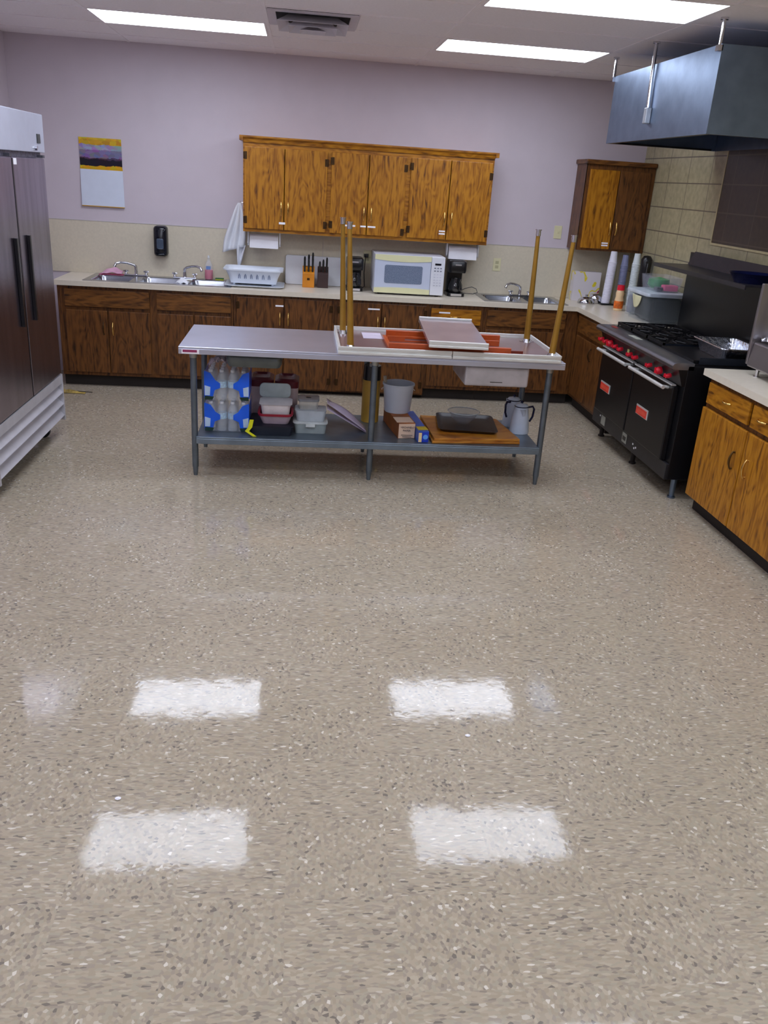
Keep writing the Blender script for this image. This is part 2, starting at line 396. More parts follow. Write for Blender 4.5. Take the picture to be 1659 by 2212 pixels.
base_unit('wide four-door oak sink cabinet under the triple sink beside the steel refrigerator', (-2.065, -.6, 0), 1.485, fronts=[
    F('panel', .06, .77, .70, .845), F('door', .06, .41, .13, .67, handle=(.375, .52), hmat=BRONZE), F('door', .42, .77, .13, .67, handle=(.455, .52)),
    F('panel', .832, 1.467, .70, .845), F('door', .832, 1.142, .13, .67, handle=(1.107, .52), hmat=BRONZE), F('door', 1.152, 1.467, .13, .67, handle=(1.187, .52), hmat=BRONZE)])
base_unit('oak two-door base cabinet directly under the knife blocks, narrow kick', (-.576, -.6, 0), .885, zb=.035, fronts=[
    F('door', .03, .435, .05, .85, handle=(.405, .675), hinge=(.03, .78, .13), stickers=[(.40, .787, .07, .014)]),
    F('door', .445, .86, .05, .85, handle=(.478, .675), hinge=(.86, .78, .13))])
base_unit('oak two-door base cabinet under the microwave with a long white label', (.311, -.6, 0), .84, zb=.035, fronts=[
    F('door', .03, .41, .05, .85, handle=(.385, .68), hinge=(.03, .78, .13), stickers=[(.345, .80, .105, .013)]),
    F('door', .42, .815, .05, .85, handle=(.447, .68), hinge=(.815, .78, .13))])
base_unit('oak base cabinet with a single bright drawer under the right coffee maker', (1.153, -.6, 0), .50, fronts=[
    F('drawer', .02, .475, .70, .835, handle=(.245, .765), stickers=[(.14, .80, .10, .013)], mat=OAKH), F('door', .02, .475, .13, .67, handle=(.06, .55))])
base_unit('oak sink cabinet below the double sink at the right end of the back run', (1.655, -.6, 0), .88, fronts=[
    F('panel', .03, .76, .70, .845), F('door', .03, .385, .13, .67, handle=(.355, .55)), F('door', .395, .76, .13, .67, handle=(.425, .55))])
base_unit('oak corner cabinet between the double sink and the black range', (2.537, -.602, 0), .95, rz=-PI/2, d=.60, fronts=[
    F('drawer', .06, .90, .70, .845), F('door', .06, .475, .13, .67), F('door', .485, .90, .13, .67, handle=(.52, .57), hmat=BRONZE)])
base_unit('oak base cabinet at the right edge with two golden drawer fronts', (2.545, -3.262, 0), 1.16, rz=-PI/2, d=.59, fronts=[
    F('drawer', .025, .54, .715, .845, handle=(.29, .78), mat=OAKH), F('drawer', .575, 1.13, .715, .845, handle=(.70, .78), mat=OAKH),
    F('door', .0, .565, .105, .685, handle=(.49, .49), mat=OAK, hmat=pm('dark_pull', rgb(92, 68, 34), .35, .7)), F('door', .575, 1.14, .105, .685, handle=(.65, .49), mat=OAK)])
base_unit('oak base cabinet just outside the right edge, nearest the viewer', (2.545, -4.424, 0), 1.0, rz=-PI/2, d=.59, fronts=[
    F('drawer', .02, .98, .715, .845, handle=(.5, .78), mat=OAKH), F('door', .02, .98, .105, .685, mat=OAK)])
# wall cabinets
t = thing('wall_cabinet', 'wide golden oak wall cabinet with six doors above the microwave', 'cabinet', (-.512, -.31, 1.375))
w_ = 2.185
b = MB(); z1 = .735
b.box(0, .018, 0, .30, 0, z1); b.box(w_-.018, w_, 0, .30, 0, z1); b.box(.018, w_-.018, 0, .30, .012, .03); b.box(.018, w_-.018, 0, .30, z1-.018, z1); b.box(.018, w_-.018, .285, .30, .03, z1-.018)
for x0, x1 in ((0.0185, .03), (.715, .765), (1.405, 1.46), (w_-.03, w_-.0185)): b.box(x0, x1, -.002, .02, .03, z1-.05)
b.box(.0, w_, -.003, .018, z1-.05, z1); b.box(.0, w_, -.003, .018, 0, .03)
b.build('body', OAKH, t, local=True)
b = MB(); pr = [(0, z1-.012), (-.012, z1-.012), (-.018, z1+.012), (-.035, z1+.028), (-.035, z1+.04), (0, z1+.04)]
b.prism([(-.0, y-.003, z) for y, z in pr], (w_, 0, 0))
b.box(-.03, 0, -.035, .30, z1+.0, z1+.04); b.box(w_, w_+.03, -.035, .30, z1+.0, z1+.04); b.box(0, w_, 0, .30, z1+.001, z1+.04)
b.build('crown_moulding', OAKH, t, local=True)
zz0, zz1 = .028, .69
for (x0, x1, hx, hg, st) in (
    (.012, .352, .33, (.012, .62, .10), [(.34, .085, .055, .018)]),
    (.358, .722, .39, (.722, .60, .09), []),
    (.758, 1.082, 1.055, (.758, .62, .10), [(.94, .10, .09, .014), (1.055, .10, .05, .014)]),
    (1.088, 1.412, 1.12, (1.412, .60, .07), [(1.13, .10, .07, .014)]),
    (1.45, 1.80, 1.775, (1.45, .62, .10), [(1.765, .10, .055, .012), (1.765, .078, .055, .012)]),
    (1.806, 2.172, 1.84, (2.172, .58, .10), [])):
    front(t, 'door', x0, x1, zz0, zz1, handle=(hx, .205), hinge=hg, stickers=st, mat=OAK)
t = thing('wall_cabinet', 'small oak wall cabinet with two doors in the right back corner by the tiles', 'cabinet', (2.515, -.31, 1.385))
w_ = .632; z1 = .73
b = MB(); b.box(0, .018, 0, .30, 0, z1); b.box(w_-.018, w_, 0, .30, 0, z1); b.box(.018, w_-.018, 0, .30, .0, .02); b.box(.018, w_-.018, 0, .30, z1-.018, z1); b.box(.018, w_-.018, .285, .30, .02, z1-.018)
b.box(0, .04, -.002, .02, 0, z1); b.box(w_-.05, w_, -.002, .02, 0, z1); b.box(.04, w_-.05, -.002, .018, z1-.05, z1); b.box(.04, w_-.05, -.002, .018, 0, .02)
b.build('body', OAKD, t, local=True)
MB().box(-.02, w_, -.03, .30, z1+.001, z1+.04).build('crown_moulding', OAKDH, t, local=True, bevel=.008)
front(t, 'door', .03, .30, .02, .69, handle=(.275, .20), mat=OAK, stickers=[(.253, .072, .06, .012), (.253, .052, .06, .012)])
front(t, 'door', .306, .59, .02, .69, handle=(.333, .20), mat=OAKD)
# ------------------------------------------------------------------ worktops with sink cut-outs
def slab(b, x0, x1, y0, y1, z0, z1, holes):
    xs = sorted({x0, x1, *[h[0] for h in holes], *[h[1] for h in holes]})
    for a, c_ in zip(xs, xs[1:]):
        hs = [h for h in holes if h[0] <= a+1e-6 and h[1] >= c_-1e-6]
        if not hs: b.box(a, c_, y0, y1, z0, z1)
        else: b.box(a, c_, y0, hs[0][2], z0, z1); b.box(a, c_, hs[0][3], y1, z0, z1)
S1 = (-1.845, -.61, -.565, -.045); S2 = (1.665, 2.42, -.565, -.045)
b = MB(); slab(b, -2.085, XR, -.637, -.012, ZT+.001, .914, [S1, S2]); b.box(2.50, XR, -1.565, -.637, ZT+.001, .914)
tag(b.build('worktop', LAM), 'long beige L-shaped worktop along the back wall and round the corner', 'worktop')
b = MB(); b.box(2.51, XR, -5.45, -3.215, ZT+.001, .914)
tag(b.build('worktop', LAM), 'short beige worktop at the right edge carrying the steel machine', 'worktop')
# ------------------------------------------------------------------ sinks and faucets
SINKM = pm('sink_steel', rgb(176, 178, 186), .24, 1., .06, 20)
def sink(label, S, bowls):
    x0, x1, y0, y1 = S; t = thing('sink', label, 'sink', ((x0+x1)/2, (y0+y1)/2, .914))
    m = .012; y0b, y1b = y0+.03, y1-.10
    b = MB(); slab(b, x0-m, x1+m, y0-m, y1+m, .9145, .919, [(a, c_, y0b, y1b) for a, c_ in bowls]); b.build('rim', SINKM, t)
    for a, c_ in bowls:
        cx, cy, hx, hy = (a+c_)/2, (y0b+y1b)/2, (c_-a)/2, (y1b-y0b)/2
        b = MB(); b.loft([rrect(cx, cy, hx+.004, hy+.004, .05, .9185), rrect(cx, cy, hx-.004, hy-.004, .05, .905), rrect(cx, cy, hx-.018, hy-.018, .05, .76), rrect(cx, cy, hx-.05, hy-.05, .05, .74), rrect(cx, cy, .04, .04, .035, .738)], cap0=False)
        bo = b.build('bowl', SINKM, t, smooth=50)
        MB().lathe([(0, .741), (.03, .741), (.036, .7395)], (cx, cy), 16).build('drain', CHROME, bo)
    return t
sink('long triple-bowl steel sink set in the worktop near the refrigerator', S1, [(-1.80, -1.475), (-1.405, -1.045), (-.975, -.645)])
sink('double-bowl steel sink at the right end of the back worktop', S2, [(1.705, 2.005), (2.075, 2.375)])
def faucet(label, x, d, flip=1):
    t = thing('faucet', label, 'faucet', (x, -.095, .919), 0, 'two-handled chrome swing faucets')
    b = MB(); b.box(x-.105, x+.105, -.12, -.07, .9195, .932); b.build('deck_plate', CHROME, t, bevel=.006)
    b = MB(); b.cyl((x, -.095, .932), (x, -.095, .972), .017, .014, 16)
    b.tube([(x, -.095, .965), (x, -.097, 1.0), (x+d*.02, -.105, 1.015), (x+d*.07, -.14, 1.032), (x+d*.12, -.175, 1.038), (x+d*.155, -.20, 1.028), (x+d*.168, -.208, 1.0)], [.014, .013, .012, .011, .011, .012, .013], 12)
    b.build('spout', CHROME, t, smooth=60)
    for s in (-1, 1):
        b = MB(); b.cyl((x+s*.09, -.095, .932), (x+s*.09, -.095, .955), .015, .011, 12)
        b.tube([(x+s*.09-.022, -.095, .957), (x+s*.09, -.095, .962), (x+s*.09+.022, -.095, .957)], .008, 8); b.tube([(x+s*.09, -.117, .957), (x+s*.09, -.095, .962), (x+s*.09, -.073, .957)], .008, 8)
        b.build('handle', CHROME, t, smooth=60)
faucet('chrome faucet with its spout swung left over the left sink bowls', -1.49, -1)
faucet('chrome faucet with its spout swung right beside the pink soap bottle', -1.055, 1)
faucet('chrome faucet of the double sink near the right coffee maker', 2.09, -1)
# ------------------------------------------------------------------ refrigerator
FX = -1.69; FY0, FY1 = -3.47, -2.03
t = thing('refrigerator', 'tall two-door stainless steel commercial refrigerator against the left wall', 'refrigerator', ((FX+XL)/2, (FY0+FY1)/2, 0))
FW = pm('fridge_header_white', rgb(196, 200, 216), .4, .25, .03)
MB().box(XL+.03, FX-.05, FY0+.01, FY1-.01, .43, 2.10).build('body', FSTEEL, t, bevel=.004)
YM = -2.70
for y0, y1, hy in ((FY0, YM-.004, -2.80), (YM+.004, FY1, -2.545)):
    d = MB().box(FX-.05, FX, y0+.006, y1-.006, .44, 1.865).build('door', FSTEEL, t, bevel=.006)
    b = MB(); b.box(FX+.002, FX+.020, hy-.013, hy+.013, .90, 1.42); b.box(FX, FX+.003, hy-.010, hy+.010, .905, 1.41)
    b.build('handle', BLACKP, d, bevel=.005, label='black bar handle')
    b = MB(); b.box(FX-.04, FX+.004, y1-.05, y1-.008, 1.868, 1.885); b.build('hinge', pm('hinge_grey', rgb(90, 90, 98), .4, .6), d)
MB().box(FX, FX+.0015, YM+.02, YM+.075, 1.825, 1.86).build('sticker', STICK, t, label='small white sticker at the top of the door')
MB().box(FX-.05, FX, YM-.003, YM+.003, .44, 1.86).build('gasket', BLACKP, t)
b = MB(); b.box(XL+.03, FX-.01, FY0+.0, FY1+.06, 1.90, 2.13); b.build('header_panel', FW, t, bevel=.004, label='pale grey-blue header panel')
b = MB(); b.box(XL+.04, FX-.03, FY0+.01, FY1+.02, 1.868, 1.90); b.build('top_rail', pm('perforated_rail', rgb(104, 104, 118), .5, .6, .5, 60), t)
b = MB(); b.box(FX-.0095, FX-.006, -2.135, -2.065, 1.955, 2.01); b.build('thermometer', pm('lcd_dark', rgb(40, 50, 48), .3), t, label='small dark thermometer display')
b = MB(); b.cyl((FX-.01, -2.19, 1.925), (FX+.006, -2.19, 1.925), .014, n=14); b.build('lock', CHROME, t, smooth=40)
# louvred base grille
GR = pm('grille_steel', rgb(196, 194, 200), .5, .35, .06, 10)
g = MB(); g.box(FX-.05, FX+.005, FY0-.0, FY0+.02, .10, .435); g.box(FX-.05, FX+.005, FY1-.012, FY1, .10, .435); g.box(FX-.012, FX-.002, FY0+.02, FY1-.012, .368, .43); g = g.build('base_grille', GR, t)
MB().box(FX-.07, FX-.06, FY0+.02, FY1-.012, .10, .43).build('grille_back', KICK, t)
for k in range(3):
    z = .352-k*.084
    b = MB(); b.loft([[(FX-.050, y, z-.0), (FX-.046, y, z+.004), (FX+.003, y, z-.050), (FX-.001, y, z-.054)] for y in (FY0+.02, FY1-.012)])
    b.build('louvre', GR, g)
MB().box(XL+.06, FX-.075, FY0+.03, FY1-.03, .12, .43).build('compressor_housing', KICK, t)
for x in (FX-.12, XL+.12):
    for y in (FY0+.1, FY1-.14):
        b = MB(); b.cyl((x, y-.018, .045), (x, y+.018, .045), .045, n=18); b.box(x-.03, x+.03, y-.03, y-.02, .04, .12); b.box(x-.03, x+.03, y+.02, y+.03, .04, .12); b.box(x-.04, x+.04, y-.035, y+.035, .10, .12)
        b.build('caster', RUBBER, t)
# ------------------------------------------------------------------ hood
HX, HY0, HY1, HZ0, HZ1 = 2.28, -3.125, -1.41, 2.233, 2.688
t = thing('range_hood', 'galvanised box range hood hanging over the black range', 'hood', (2.7, -2.25, HZ0))
b = MB(); b.box(HX, HX+.006, HY0, HY1, HZ0, HZ1); b.box(HX+.006, XR-.004, HY0, HY0+.006, HZ0, HZ1); b.box(HX+.006, XR-.004, HY1-.006, HY1, HZ0, HZ1); b.box(HX+.006, XR-.004, HY0+.006, HY1-.006, HZ1-.006, HZ1); b.box(XR-.01, XR-.004, HY0+.006, HY1-.006, HZ0, HZ1-.006)
b.build('canopy', GALV, t)
b = MB(); b.box(HX+.006, HX+.04, HY0+.006, HY1-.006, HZ0, HZ0+.012); b.box(HX+.04, XR-.05, HY0+.006, HY0+.04, HZ0, HZ0+.012); b.box(HX+.04, XR-.05, HY1-.04, HY1-.006, HZ0, HZ0+.012)
b.build('drip_edge', pm('dark_hood_steel', rgb(50, 50, 56), .4, .7), t)  # lip round the hood's lower edge, in plain dark steel
for k in range(3):
    y0 = HY0+.08+k*.53; b = MB()
    b.hexa([(2.55, y0, 2.36), (2.57, y0, 2.34), (2.57, y0+.50, 2.34), (2.55, y0+.50, 2.36), (2.93, y0, 2.62), (2.95, y0, 2.60), (2.95, y0+.50, 2.60), (2.93, y0+.50, 2.62)])
    b.build('grease_filter', pm('filter_dark', rgb(60, 60, 64), .5, .7, .5, 90), t)
for y in (HY1+.02, HY0+.02):
    b = MB(); b.cyl((HX-.006, y, HZ1-.02), (HX-.006, y, H-.001), .011, n=12); b.box(HX-.02, HX+.006, y-.02, y+.02, HZ1-.035, HZ1-.005); b.cyl((HX-.006, y, H-.012), (HX-.006, y, H-.001), .022, n=14)
    b.build('hanger_rod', CHROME, t, smooth=40)
t = thing('conduit_pipe', 'silver electrical conduit dropping from the ceiling onto the hood face', 'pipe', (HX-.02, -2.2, H))
b = MB(); b.tube([(HX-.018, -2.178, H-.001), (HX-.018, -2.185, 2.6), (HX-.018, -2.205, 2.42)], .012, 12); b.cyl((HX-.018, -2.178, H-.012), (HX-.018, -2.178, H-.001), .024, n=14)
b.build('pipe', CHROME, t, smooth=50)
MB().box(HX-.035, HX-.001, -2.235, -2.185, 2.33, 2.425).build('junction_box', pm('box_grey', rgb(178, 184, 192), .4, .6), t, bevel=.004)
# ------------------------------------------------------------------ range
RX, RY0, RY1 = 2.44, -3.10, -1.60
t = thing('commercial_range', 'long black six-burner double-oven range with red knobs under the hood', 'range', (2.75, -2.35, 0))
b = MB(); b.box(RX+.02, 3.06, RY0, RY1, .135, .90); b.build('body', BLACKE, t, bevel=.004)
b = MB(); b.box(RX-.0, RX+.02, RY0+.0, RY1, .135, .245); b.build('kick_panel', pm('charcoal_panel', rgb(44, 44, 48), .4, .3), t, bevel=.003)
b = MB(); b.hexa([(RX-.0, RY0, .765), (RX+.02, RY0, .765), (RX+.02, RY1, .765), (RX, RY1, .765), (RX-.04, RY0, .872), (RX+.02, RY0, .872), (RX+.02, RY1, .872), (RX-.04, RY1, .872)])
b.build('control_panel', BLACKE, t)
for y0, y1 in ((-3.03, -2.355), (-2.335, -1.66)):
    d = MB().box(RX-.022, RX+.02, y0, y1, .25, .75).build('oven_door', BLACKE, t, bevel=.006)
    b = MB(); b.cyl((RX-.075, y0+.03, .735), (RX-.075, y1-.03, .735), .012, n=12)
    for y in (y0+.07, y1-.07): b.cyl((RX-.022, y, .728), (RX-.078, y, .735), .010, n=10)
    b.build('handle', SATIN, d, smooth=50)
    b = MB(); b.box(RX-.03, RX+.0, y0+.01, y1-.01, .752, .76); b.build('door_trim', SATIN, d)
for y, z in ((-1.845, .462), (-2.62, .47)):
    p = MB().box(RX-.026, RX-.0225, y-.105, y+.105, z-.034, z+.034).build('badge', SATIN, t, label='silver-framed red name badge')
    MB().box(RX-.028, RX-.026, y-.088, y+.10, z-.030, z+.022).build('badge_face', pm('badge_red', rgb(222, 64, 48), .35), p)
    b = MB()
    for k in range(7): b.box(RX-.0284, RX-.028, y-.066+k*.021, y-.054+k*.021, z-.016, z+.008)
    b.build('lettering', pm('badge_letters', rgb(236, 104, 80), .4), p)
for k, (y, big) in enumerate(((-1.655, 0), (-1.757, 0), (-1.849, 1), (-1.967, 0), (-2.079, 0), (-2.273, 0), (-2.384, 0), (-2.645, 0), (-2.813, 1), (-2.97, 0))):
    z = .81; r = .027 if big else .0155; x0 = RX-.026
    b = MB(); b.cyl((x0, y, z), (x0-.012, y, z-.003), r*.9, n=18); b.cyl((x0-.012, y, z-.003), (x0-.036, y, z-.01), r, r*.8, n=18); b.box(x0-.046, x0-.034, y-.005, y+.005, z-r*.8, z+r*.6)
    b.build('knob', RED, t, smooth=40, label='red control knob')
MB().box(RX-.034, RX-.028, -2.225, -2.195, .80, .83).build('caution_tag', pm('pale_yellow_tag', rgb(220, 220, 140), .5), t)
# steel bullnose ledge
b = MB(); pr = [(2.50, .915), (2.385, .915), (2.365, .908), (2.356, .895), (2.358, .880), (2.37, .872), (2.50, .872)]
b.prism([(x, RY0, z) for x, z in pr], (0, RY1-RY0, 0)); b.build('bullnose_ledge', pm('range_steel', rgb(140, 142, 150), .3, .9, .1), t, smooth=40)
MB().box(2.44, 2.47, -1.79, -1.70, .916, .9175).build('warning_sticker', pm('faded_red', rgb(150, 50, 50), .5), t)
MB().box(2.43, 2.475, -2.28, -2.10, .916, .9175).build('rating_plate', pm('grey_label', rgb(170, 172, 160), .5), t)
MB().box(2.50, 3.0, RY0+.01, RY1-.01, .901, .91).build('cooktop', CAST, t)
for i in range(3):
    for j in range(2):
        x0, y0 = 2.515+j*.24, RY1-.03-(i+1)*.305; x1, y1 = x0+.232, y0+.297; b = MB(); zt = .945
        for a in (x0, x1-.012): b.box(a, a+.012, y0, y1, zt-.02, zt)
        for a in (y0, y1-.012): b.box(x0, x1, a, a+.012, zt-.02, zt)
        cx, cy = (x0+x1)/2, (y0+y1)/2
        for k in range(8):
            an = k*PI/4; r0 = .035; r1 = .13 if k % 2 else .11
            b.tube([(cx+r0*math.cos(an), cy+r0*math.sin(an), zt-.006), (cx+.8*r1*math.cos(an), cy+r1*math.sin(an), zt-.008)], .007, 6)
        for sx in (x0+.006, x1-.006):
            for sy in (y0+.006, y1-.006): b.cyl((sx, sy, .91), (sx, sy, zt-.01), .006, n=6)
        b.build('burner_grate', CAST, t)
        MB().lathe([(.05, .911), (.05, .92), (.03, .928), (0, .93)], (cx, cy), 18).build('burner', CAST, t, smooth=40)
b = MB(); b.box(2.50, 2.99, -3.07, -2.56, .911, .932); b.build('griddle_plate', pm('griddle_black', rgb(22, 22, 26), .4, .5), t)
b = MB(); b.box(2.53, 3.0, -3.095, -3.085, .912, .955); b.box(2.53, 3.0, -2.552, -2.545, .912, .94); b.build('griddle_splash', pm('blue_black_steel', rgb(40, 46, 58), .3, .6), t)
b = MB(); b.box(3.02, 3.06, RY0, RY1, .901, 1.50); b.build('back_guard', BLACKE, t, bevel=.004)
b = MB(); b.box(2.72, 3.02, RY0+.0, RY1-.05, 1.400, 1.412); b.box(2.72, 2.728, RY0, RY1-.05, 1.385, 1.40); b.build('high_shelf', pm('shelf_dark_steel', rgb(62, 60, 66), .36, .6), t)
b = MB(); b.hexa([(2.99, RY0, 1.412), (3.02, RY0, 1.412), (3.02, RY1-.05, 1.412), (2.99, RY1-.05, 1.412), (3.01, RY0, 1.51), (3.02, RY0, 1.51), (3.02, RY1-.1, 1.51), (3.01, RY1-.1, 1.51)]); b.build('shelf_back_rail', pm('shelf_dark_steel', rgb(62, 60, 66)), t)
for x in (RX+.09, 2.98):
    for y in (RY0+.03, -2.345, RY1-.03):
        b = MB(); b.cyl((x, y, 0.0), (x, y, .135), .017, .021, 12); b.cyl((x, y, 0), (x, y, .012), .026, n=12); b.build('leg', GALV if y < -2.9 and x < 2.7 else KICK, t, smooth=40)
for y, m_ in ((-1.86, pm('switch_plate', rgb(150, 150, 140), .5)), (-2.34, pm('switch_plate', rgb(150, 150, 140)))):
    b = MB(); b.box(RX-.004, RX, y-.045, y+.045, .158, .232); p = b.build('socket_plate', m_, t, bevel=.002)
    if y < -2: MB().box(RX-.006, RX-.004, y-.03, y+.03, .178, .208).build('socket_hole', BLACKP, p)
b = MB()
for y, z in ((-1.78, .215), (-2.51, .20), (-2.54, .178), (-2.57, .19)): b.box(RX-.002, RX-.0005, y-.008, y+.008, z-.006, z+.006)
b.build('warning_marks', STICK, t)
# foil pan on the griddle
FOIL = pm('crumpled_foil', rgb(215, 218, 228), .22, 1., .1, 30, bump=.5, bscale=50)
t = thing('foil_pan', 'rectangular silver foil roasting pan standing on the griddle of the range', 'pan', (2.83, -2.855, .934), math.radians(-2))
def ripple(lp, amp, n): return [(x*(1+amp*math.sin(i*n)), y*(1+amp*math.sin(i*n)), z) for i, (x, y, z) in enumerate(lp)]
b = MB(); b.loft([rrect(0, 0, .12, .19, .03, .001, 10), ripple(rrect(0, 0, .14, .23, .035, .080, 10), .006, 2.1), ripple(rrect(0, 0, .155, .245, .04, .083, 10), .008, 1.7), rrect(0, 0, .157, .247, .04, .077, 10)], cap1=False)
b.build('tray', FOIL, t, local=True, solid=.0012)
# ------------------------------------------------------------------ machine on the right worktop
t = thing('steel_machine', 'grey stainless countertop machine on thin legs at the right edge', 'appliance', (2.9, -3.6, .914))
ST2 = pm('machine_steel', rgb(150, 144, 146), .3, .85, .05, 5)
b = MB(); b.box(2.70, 3.08, -3.345, -3.325, .975, 1.45); b.build('upright_panel', ST2, t, bevel=.006)
b = MB(); b.hexa([(2.70, -4.0, .965), (3.08, -4.0, .965), (3.08, -3.345, .965), (2.70, -3.345, .965), (2.72, -4.0, 1.11), (3.08, -4.0, 1.11), (3.08, -3.345, 1.11), (2.72, -3.345, 1.11)]); b.build('body', ST2, t, bevel=.01)
b = MB(); b.tube([(2.79, -3.43, 1.115), (2.79, -3.43, 1.2), (2.80, -3.43, 1.36)], .009, 10); b.cyl((2.79, -3.43, 1.11), (2.79, -3.43, 1.14), .017, n=12); b.build('steel_rod', CHROME, t, smooth=50)
for x, y in ((2.74, -3.42), (2.74, -3.92), (3.04, -3.42), (3.04, -3.92)):
    b = MB(); b.cyl((x, y, .914), (x, y, .97), .010, .012, 10); b.cyl((x, y, .914), (x, y, .919), .02, n=12); b.build('leg', CHROME, t, smooth=40)
def crump(u, v_):
    r = random.random
    return (2.745+.17*u+.006*r(), -3.365-.24*v_+.006*r(), 1.1165+.03*r()+.004)
tag(MB().grid(crump, 16, 20).build('foil_sheet', FOIL, solid=.001), 'crumpled silver foil heaped on the steel machine', 'foil')
t = thing('kitchen_tool', 'black and chrome hooked handle with a white tag behind the foil pan', 'utensil', (2.86, -3.24, .915))
b = MB(); b.tube([(2.85, -3.24, .916), (2.85, -3.24, 1.0), (2.855, -3.24, 1.06)], [.014, .011, .012], 10); b.build('shaft', CHROME, t, smooth=50)
b = MB(); b.tube([(2.855, -3.24, 1.06), (2.865, -3.24, 1.10), (2.87, -3.24, 1.135), (2.85, -3.24, 1.155), (2.83, -3.24, 1.148)], [.015, .014, .012, .010, .008], 10); b.build('grip', BLACKP, t, smooth=50)
MB().box(2.862, 2.89, -3.257, -3.255, .985, 1.04).build('tag', STICK, t)
b = MB(); b.lathe([(.0, 1.4125), (.10, 1.4125), (.135, 1.47), (.14, 1.472), (.13, 1.468), (.095, 1.417), (0, 1.417)], (2.84, -2.93), 30)
tag(b.build('enamel_pan', DARKB, smooth=50), 'dark blue enamel pan on the shelf above the range', 'pan')
# ------------------------------------------------------------------ stainless work table
t = thing('work_table', 'long stainless steel work table with a lower shelf in the middle of the floor', 'table', (.485, -2.6, 0))
TX0, TX1, TY0, TY1, TZ = -.728, 1.698, -2.99, -2.19, .86
TOPM = pm('table_top_steel', rgb(206, 210, 228), .34, .9, .05, 4)
b = MB(); b.box(TX0, TX1, TY0, TY1, TZ-.012, TZ); b.box(TX0, TX1, TY0, TY0+.006, TZ-.045, TZ-.012); b.box(TX0, TX1, TY1-.006, TY1, TZ-.045, TZ-.012); b.box(TX0, TX0+.006, TY0+.006, TY1-.006, TZ-.045, TZ-.012); b.box(TX1-.006, TX1, TY0+.006, TY1-.006, TZ-.045, TZ-.012)
b.build('table_top', TOPM, t, bevel=.007, seg=3)
b = MB(); b.box(-.60, 1.58, -2.64, -2.54, TZ-.04, TZ-.013); b.build('stiffener', GALVLEG, t)
p = MB().box(TX0+.02, TX0+.125, TY0-.0015, TY0-.0002, TZ-.042, TZ-.016).build('name_plate', STICK, t, label='red and white maker plate')
MB().box(TX0+.026, TX0+.112, TY0-.0025, TY0-.0015, TZ-.033, TZ-.018).build('plate_band', pm('plate_crimson', rgb(150, 50, 92), .5), p)
SZ = .272
b = MB(); b.box(-.64, 1.62, -2.925, -2.25, SZ-.012, SZ); b.box(-.64, 1.62, -2.925, -2.919, SZ-.048, SZ-.012); b.box(-.64, 1.62, -2.256, -2.25, SZ-.048, SZ-.012)
b.build('lower_shelf', SHELFM, t, bevel=.003)
for x in (-.652, .487, 1.632):
    for y in (-2.885, -2.275):
        l = MB().cyl((x, y, .06), (x, y, TZ-.013), .0205, n=20).build('leg', GALVLEG, t, smooth=40)
        b = MB(); b.cyl((x, y, .0), (x, y, .065), .013, .019, 16); b.build('foot', GALVLEG, l, smooth=40)
        MB().cyl((x, y, TZ-.085), (x, y, TZ-.0135), .024, n=18).build('leg_socket', pm('socket_cast', rgb(170, 172, 168), .4, .7), l, smooth=40)
b = MB(); b.loft([rrect(-.275, -2.72, .175, .20, .03, TZ-.047), rrect(-.275, -2.72, .172, .19, .04, TZ-.11), rrect(-.275, -2.72, .16, .178, .04, TZ-.132)], cap0=False)
b.build('drawer_pan', pm('drawer_pan_steel', rgb(104, 110, 110), .4, .7), t, smooth=50, solid=.002, label='grey steel drawer pan slung under the top')
d = MB().box(1.06, 1.475, -2.965, -2.50, TZ-.175, TZ-.047).build('drawer', pm('drawer_white', rgb(180, 174, 176), .4, .2), t, bevel=.012, label='whitish drawer under the right end')
MB().box(1.225, 1.305, -2.967, -2.9655, TZ-.148, TZ-.144).build('finger_slot', KICK, d)
# ------------------------------------------------------------------ upside-down extension table
t = thing('extension_table', 'upside-down metal-edged dining table with brass legs pointing up on the work table', 'table', (.95, -2.63, TZ+.001))
UND = pm('mauve_underside', rgb(116, 90, 92), .3, 0, .12, 5, coat=.3)
ZB, ZE = TZ+.0015, TZ+.048
EX0, EX1, EY0, EY1, XM = .243, 1.66, -3.01, -2.24, .958
for a, c_ in ((EX0, XM-.002), (XM+.002, EX1)):
    o_ = MB().box(a+.02, c_-.001, EY0+.015, EY1-.015, ZB, ZB+.02).build('table_half', UND, t)
    b = MB()
    for k in range(3):
        z0 = ZB+k*.0155; off = .007 if k == 1 else 0
        b.box(a, c_, EY0+off, EY0+.012, z0, z0+.0155); b.box(a, c_, EY1-.012, EY1-off, z0, z0+.0155)
        if a == EX0: b.box(a+off, a+.014, EY0+.012, EY1-.012, z0, z0+.0155)
        else: b.box(c_-.014, c_-off, EY0+.012, EY1-.012, z0, z0+.0155)
    b.build('metal_edge', SATIN, o_, bevel=.0015, label='ribbed silver metal edge')
LEGM = pm('brass_toned_leg', rgb(172, 130, 52), .3, .55, .1, 12)
for x, y, dx, dy in ((.322, -2.93, -.035, .05), (.298, -2.40, -.03, 0), (1.655-.03, -2.90, .05, .03), (1.585, -2.40, -.01, .0)):
    b = MB(); b.cyl((x, y, ZB+.0205), (x+dx, y+dy, 1.60), .022, .0135, 20); l = b.build('leg', LEGM, t, smooth=40)
    b = MB(); b.cyl((x+dx, y+dy, 1.59), (x+dx, y+dy, 1.625), .0165, n=16); b.cyl((x+dx, y+dy, 1.626), (x+dx, y+dy, 1.632), .021, n=16); b.build('glide', CHROME, l, smooth=40)
    b = MB(); b.cyl((x, y, ZB+.0205), (x, y, ZB+.045), .032, .024, 20); b.box(x-.05, x+.05, y-.012, y+.012, ZB+.0205, ZB+.03); b.build('leg_plate', CHROME, l)
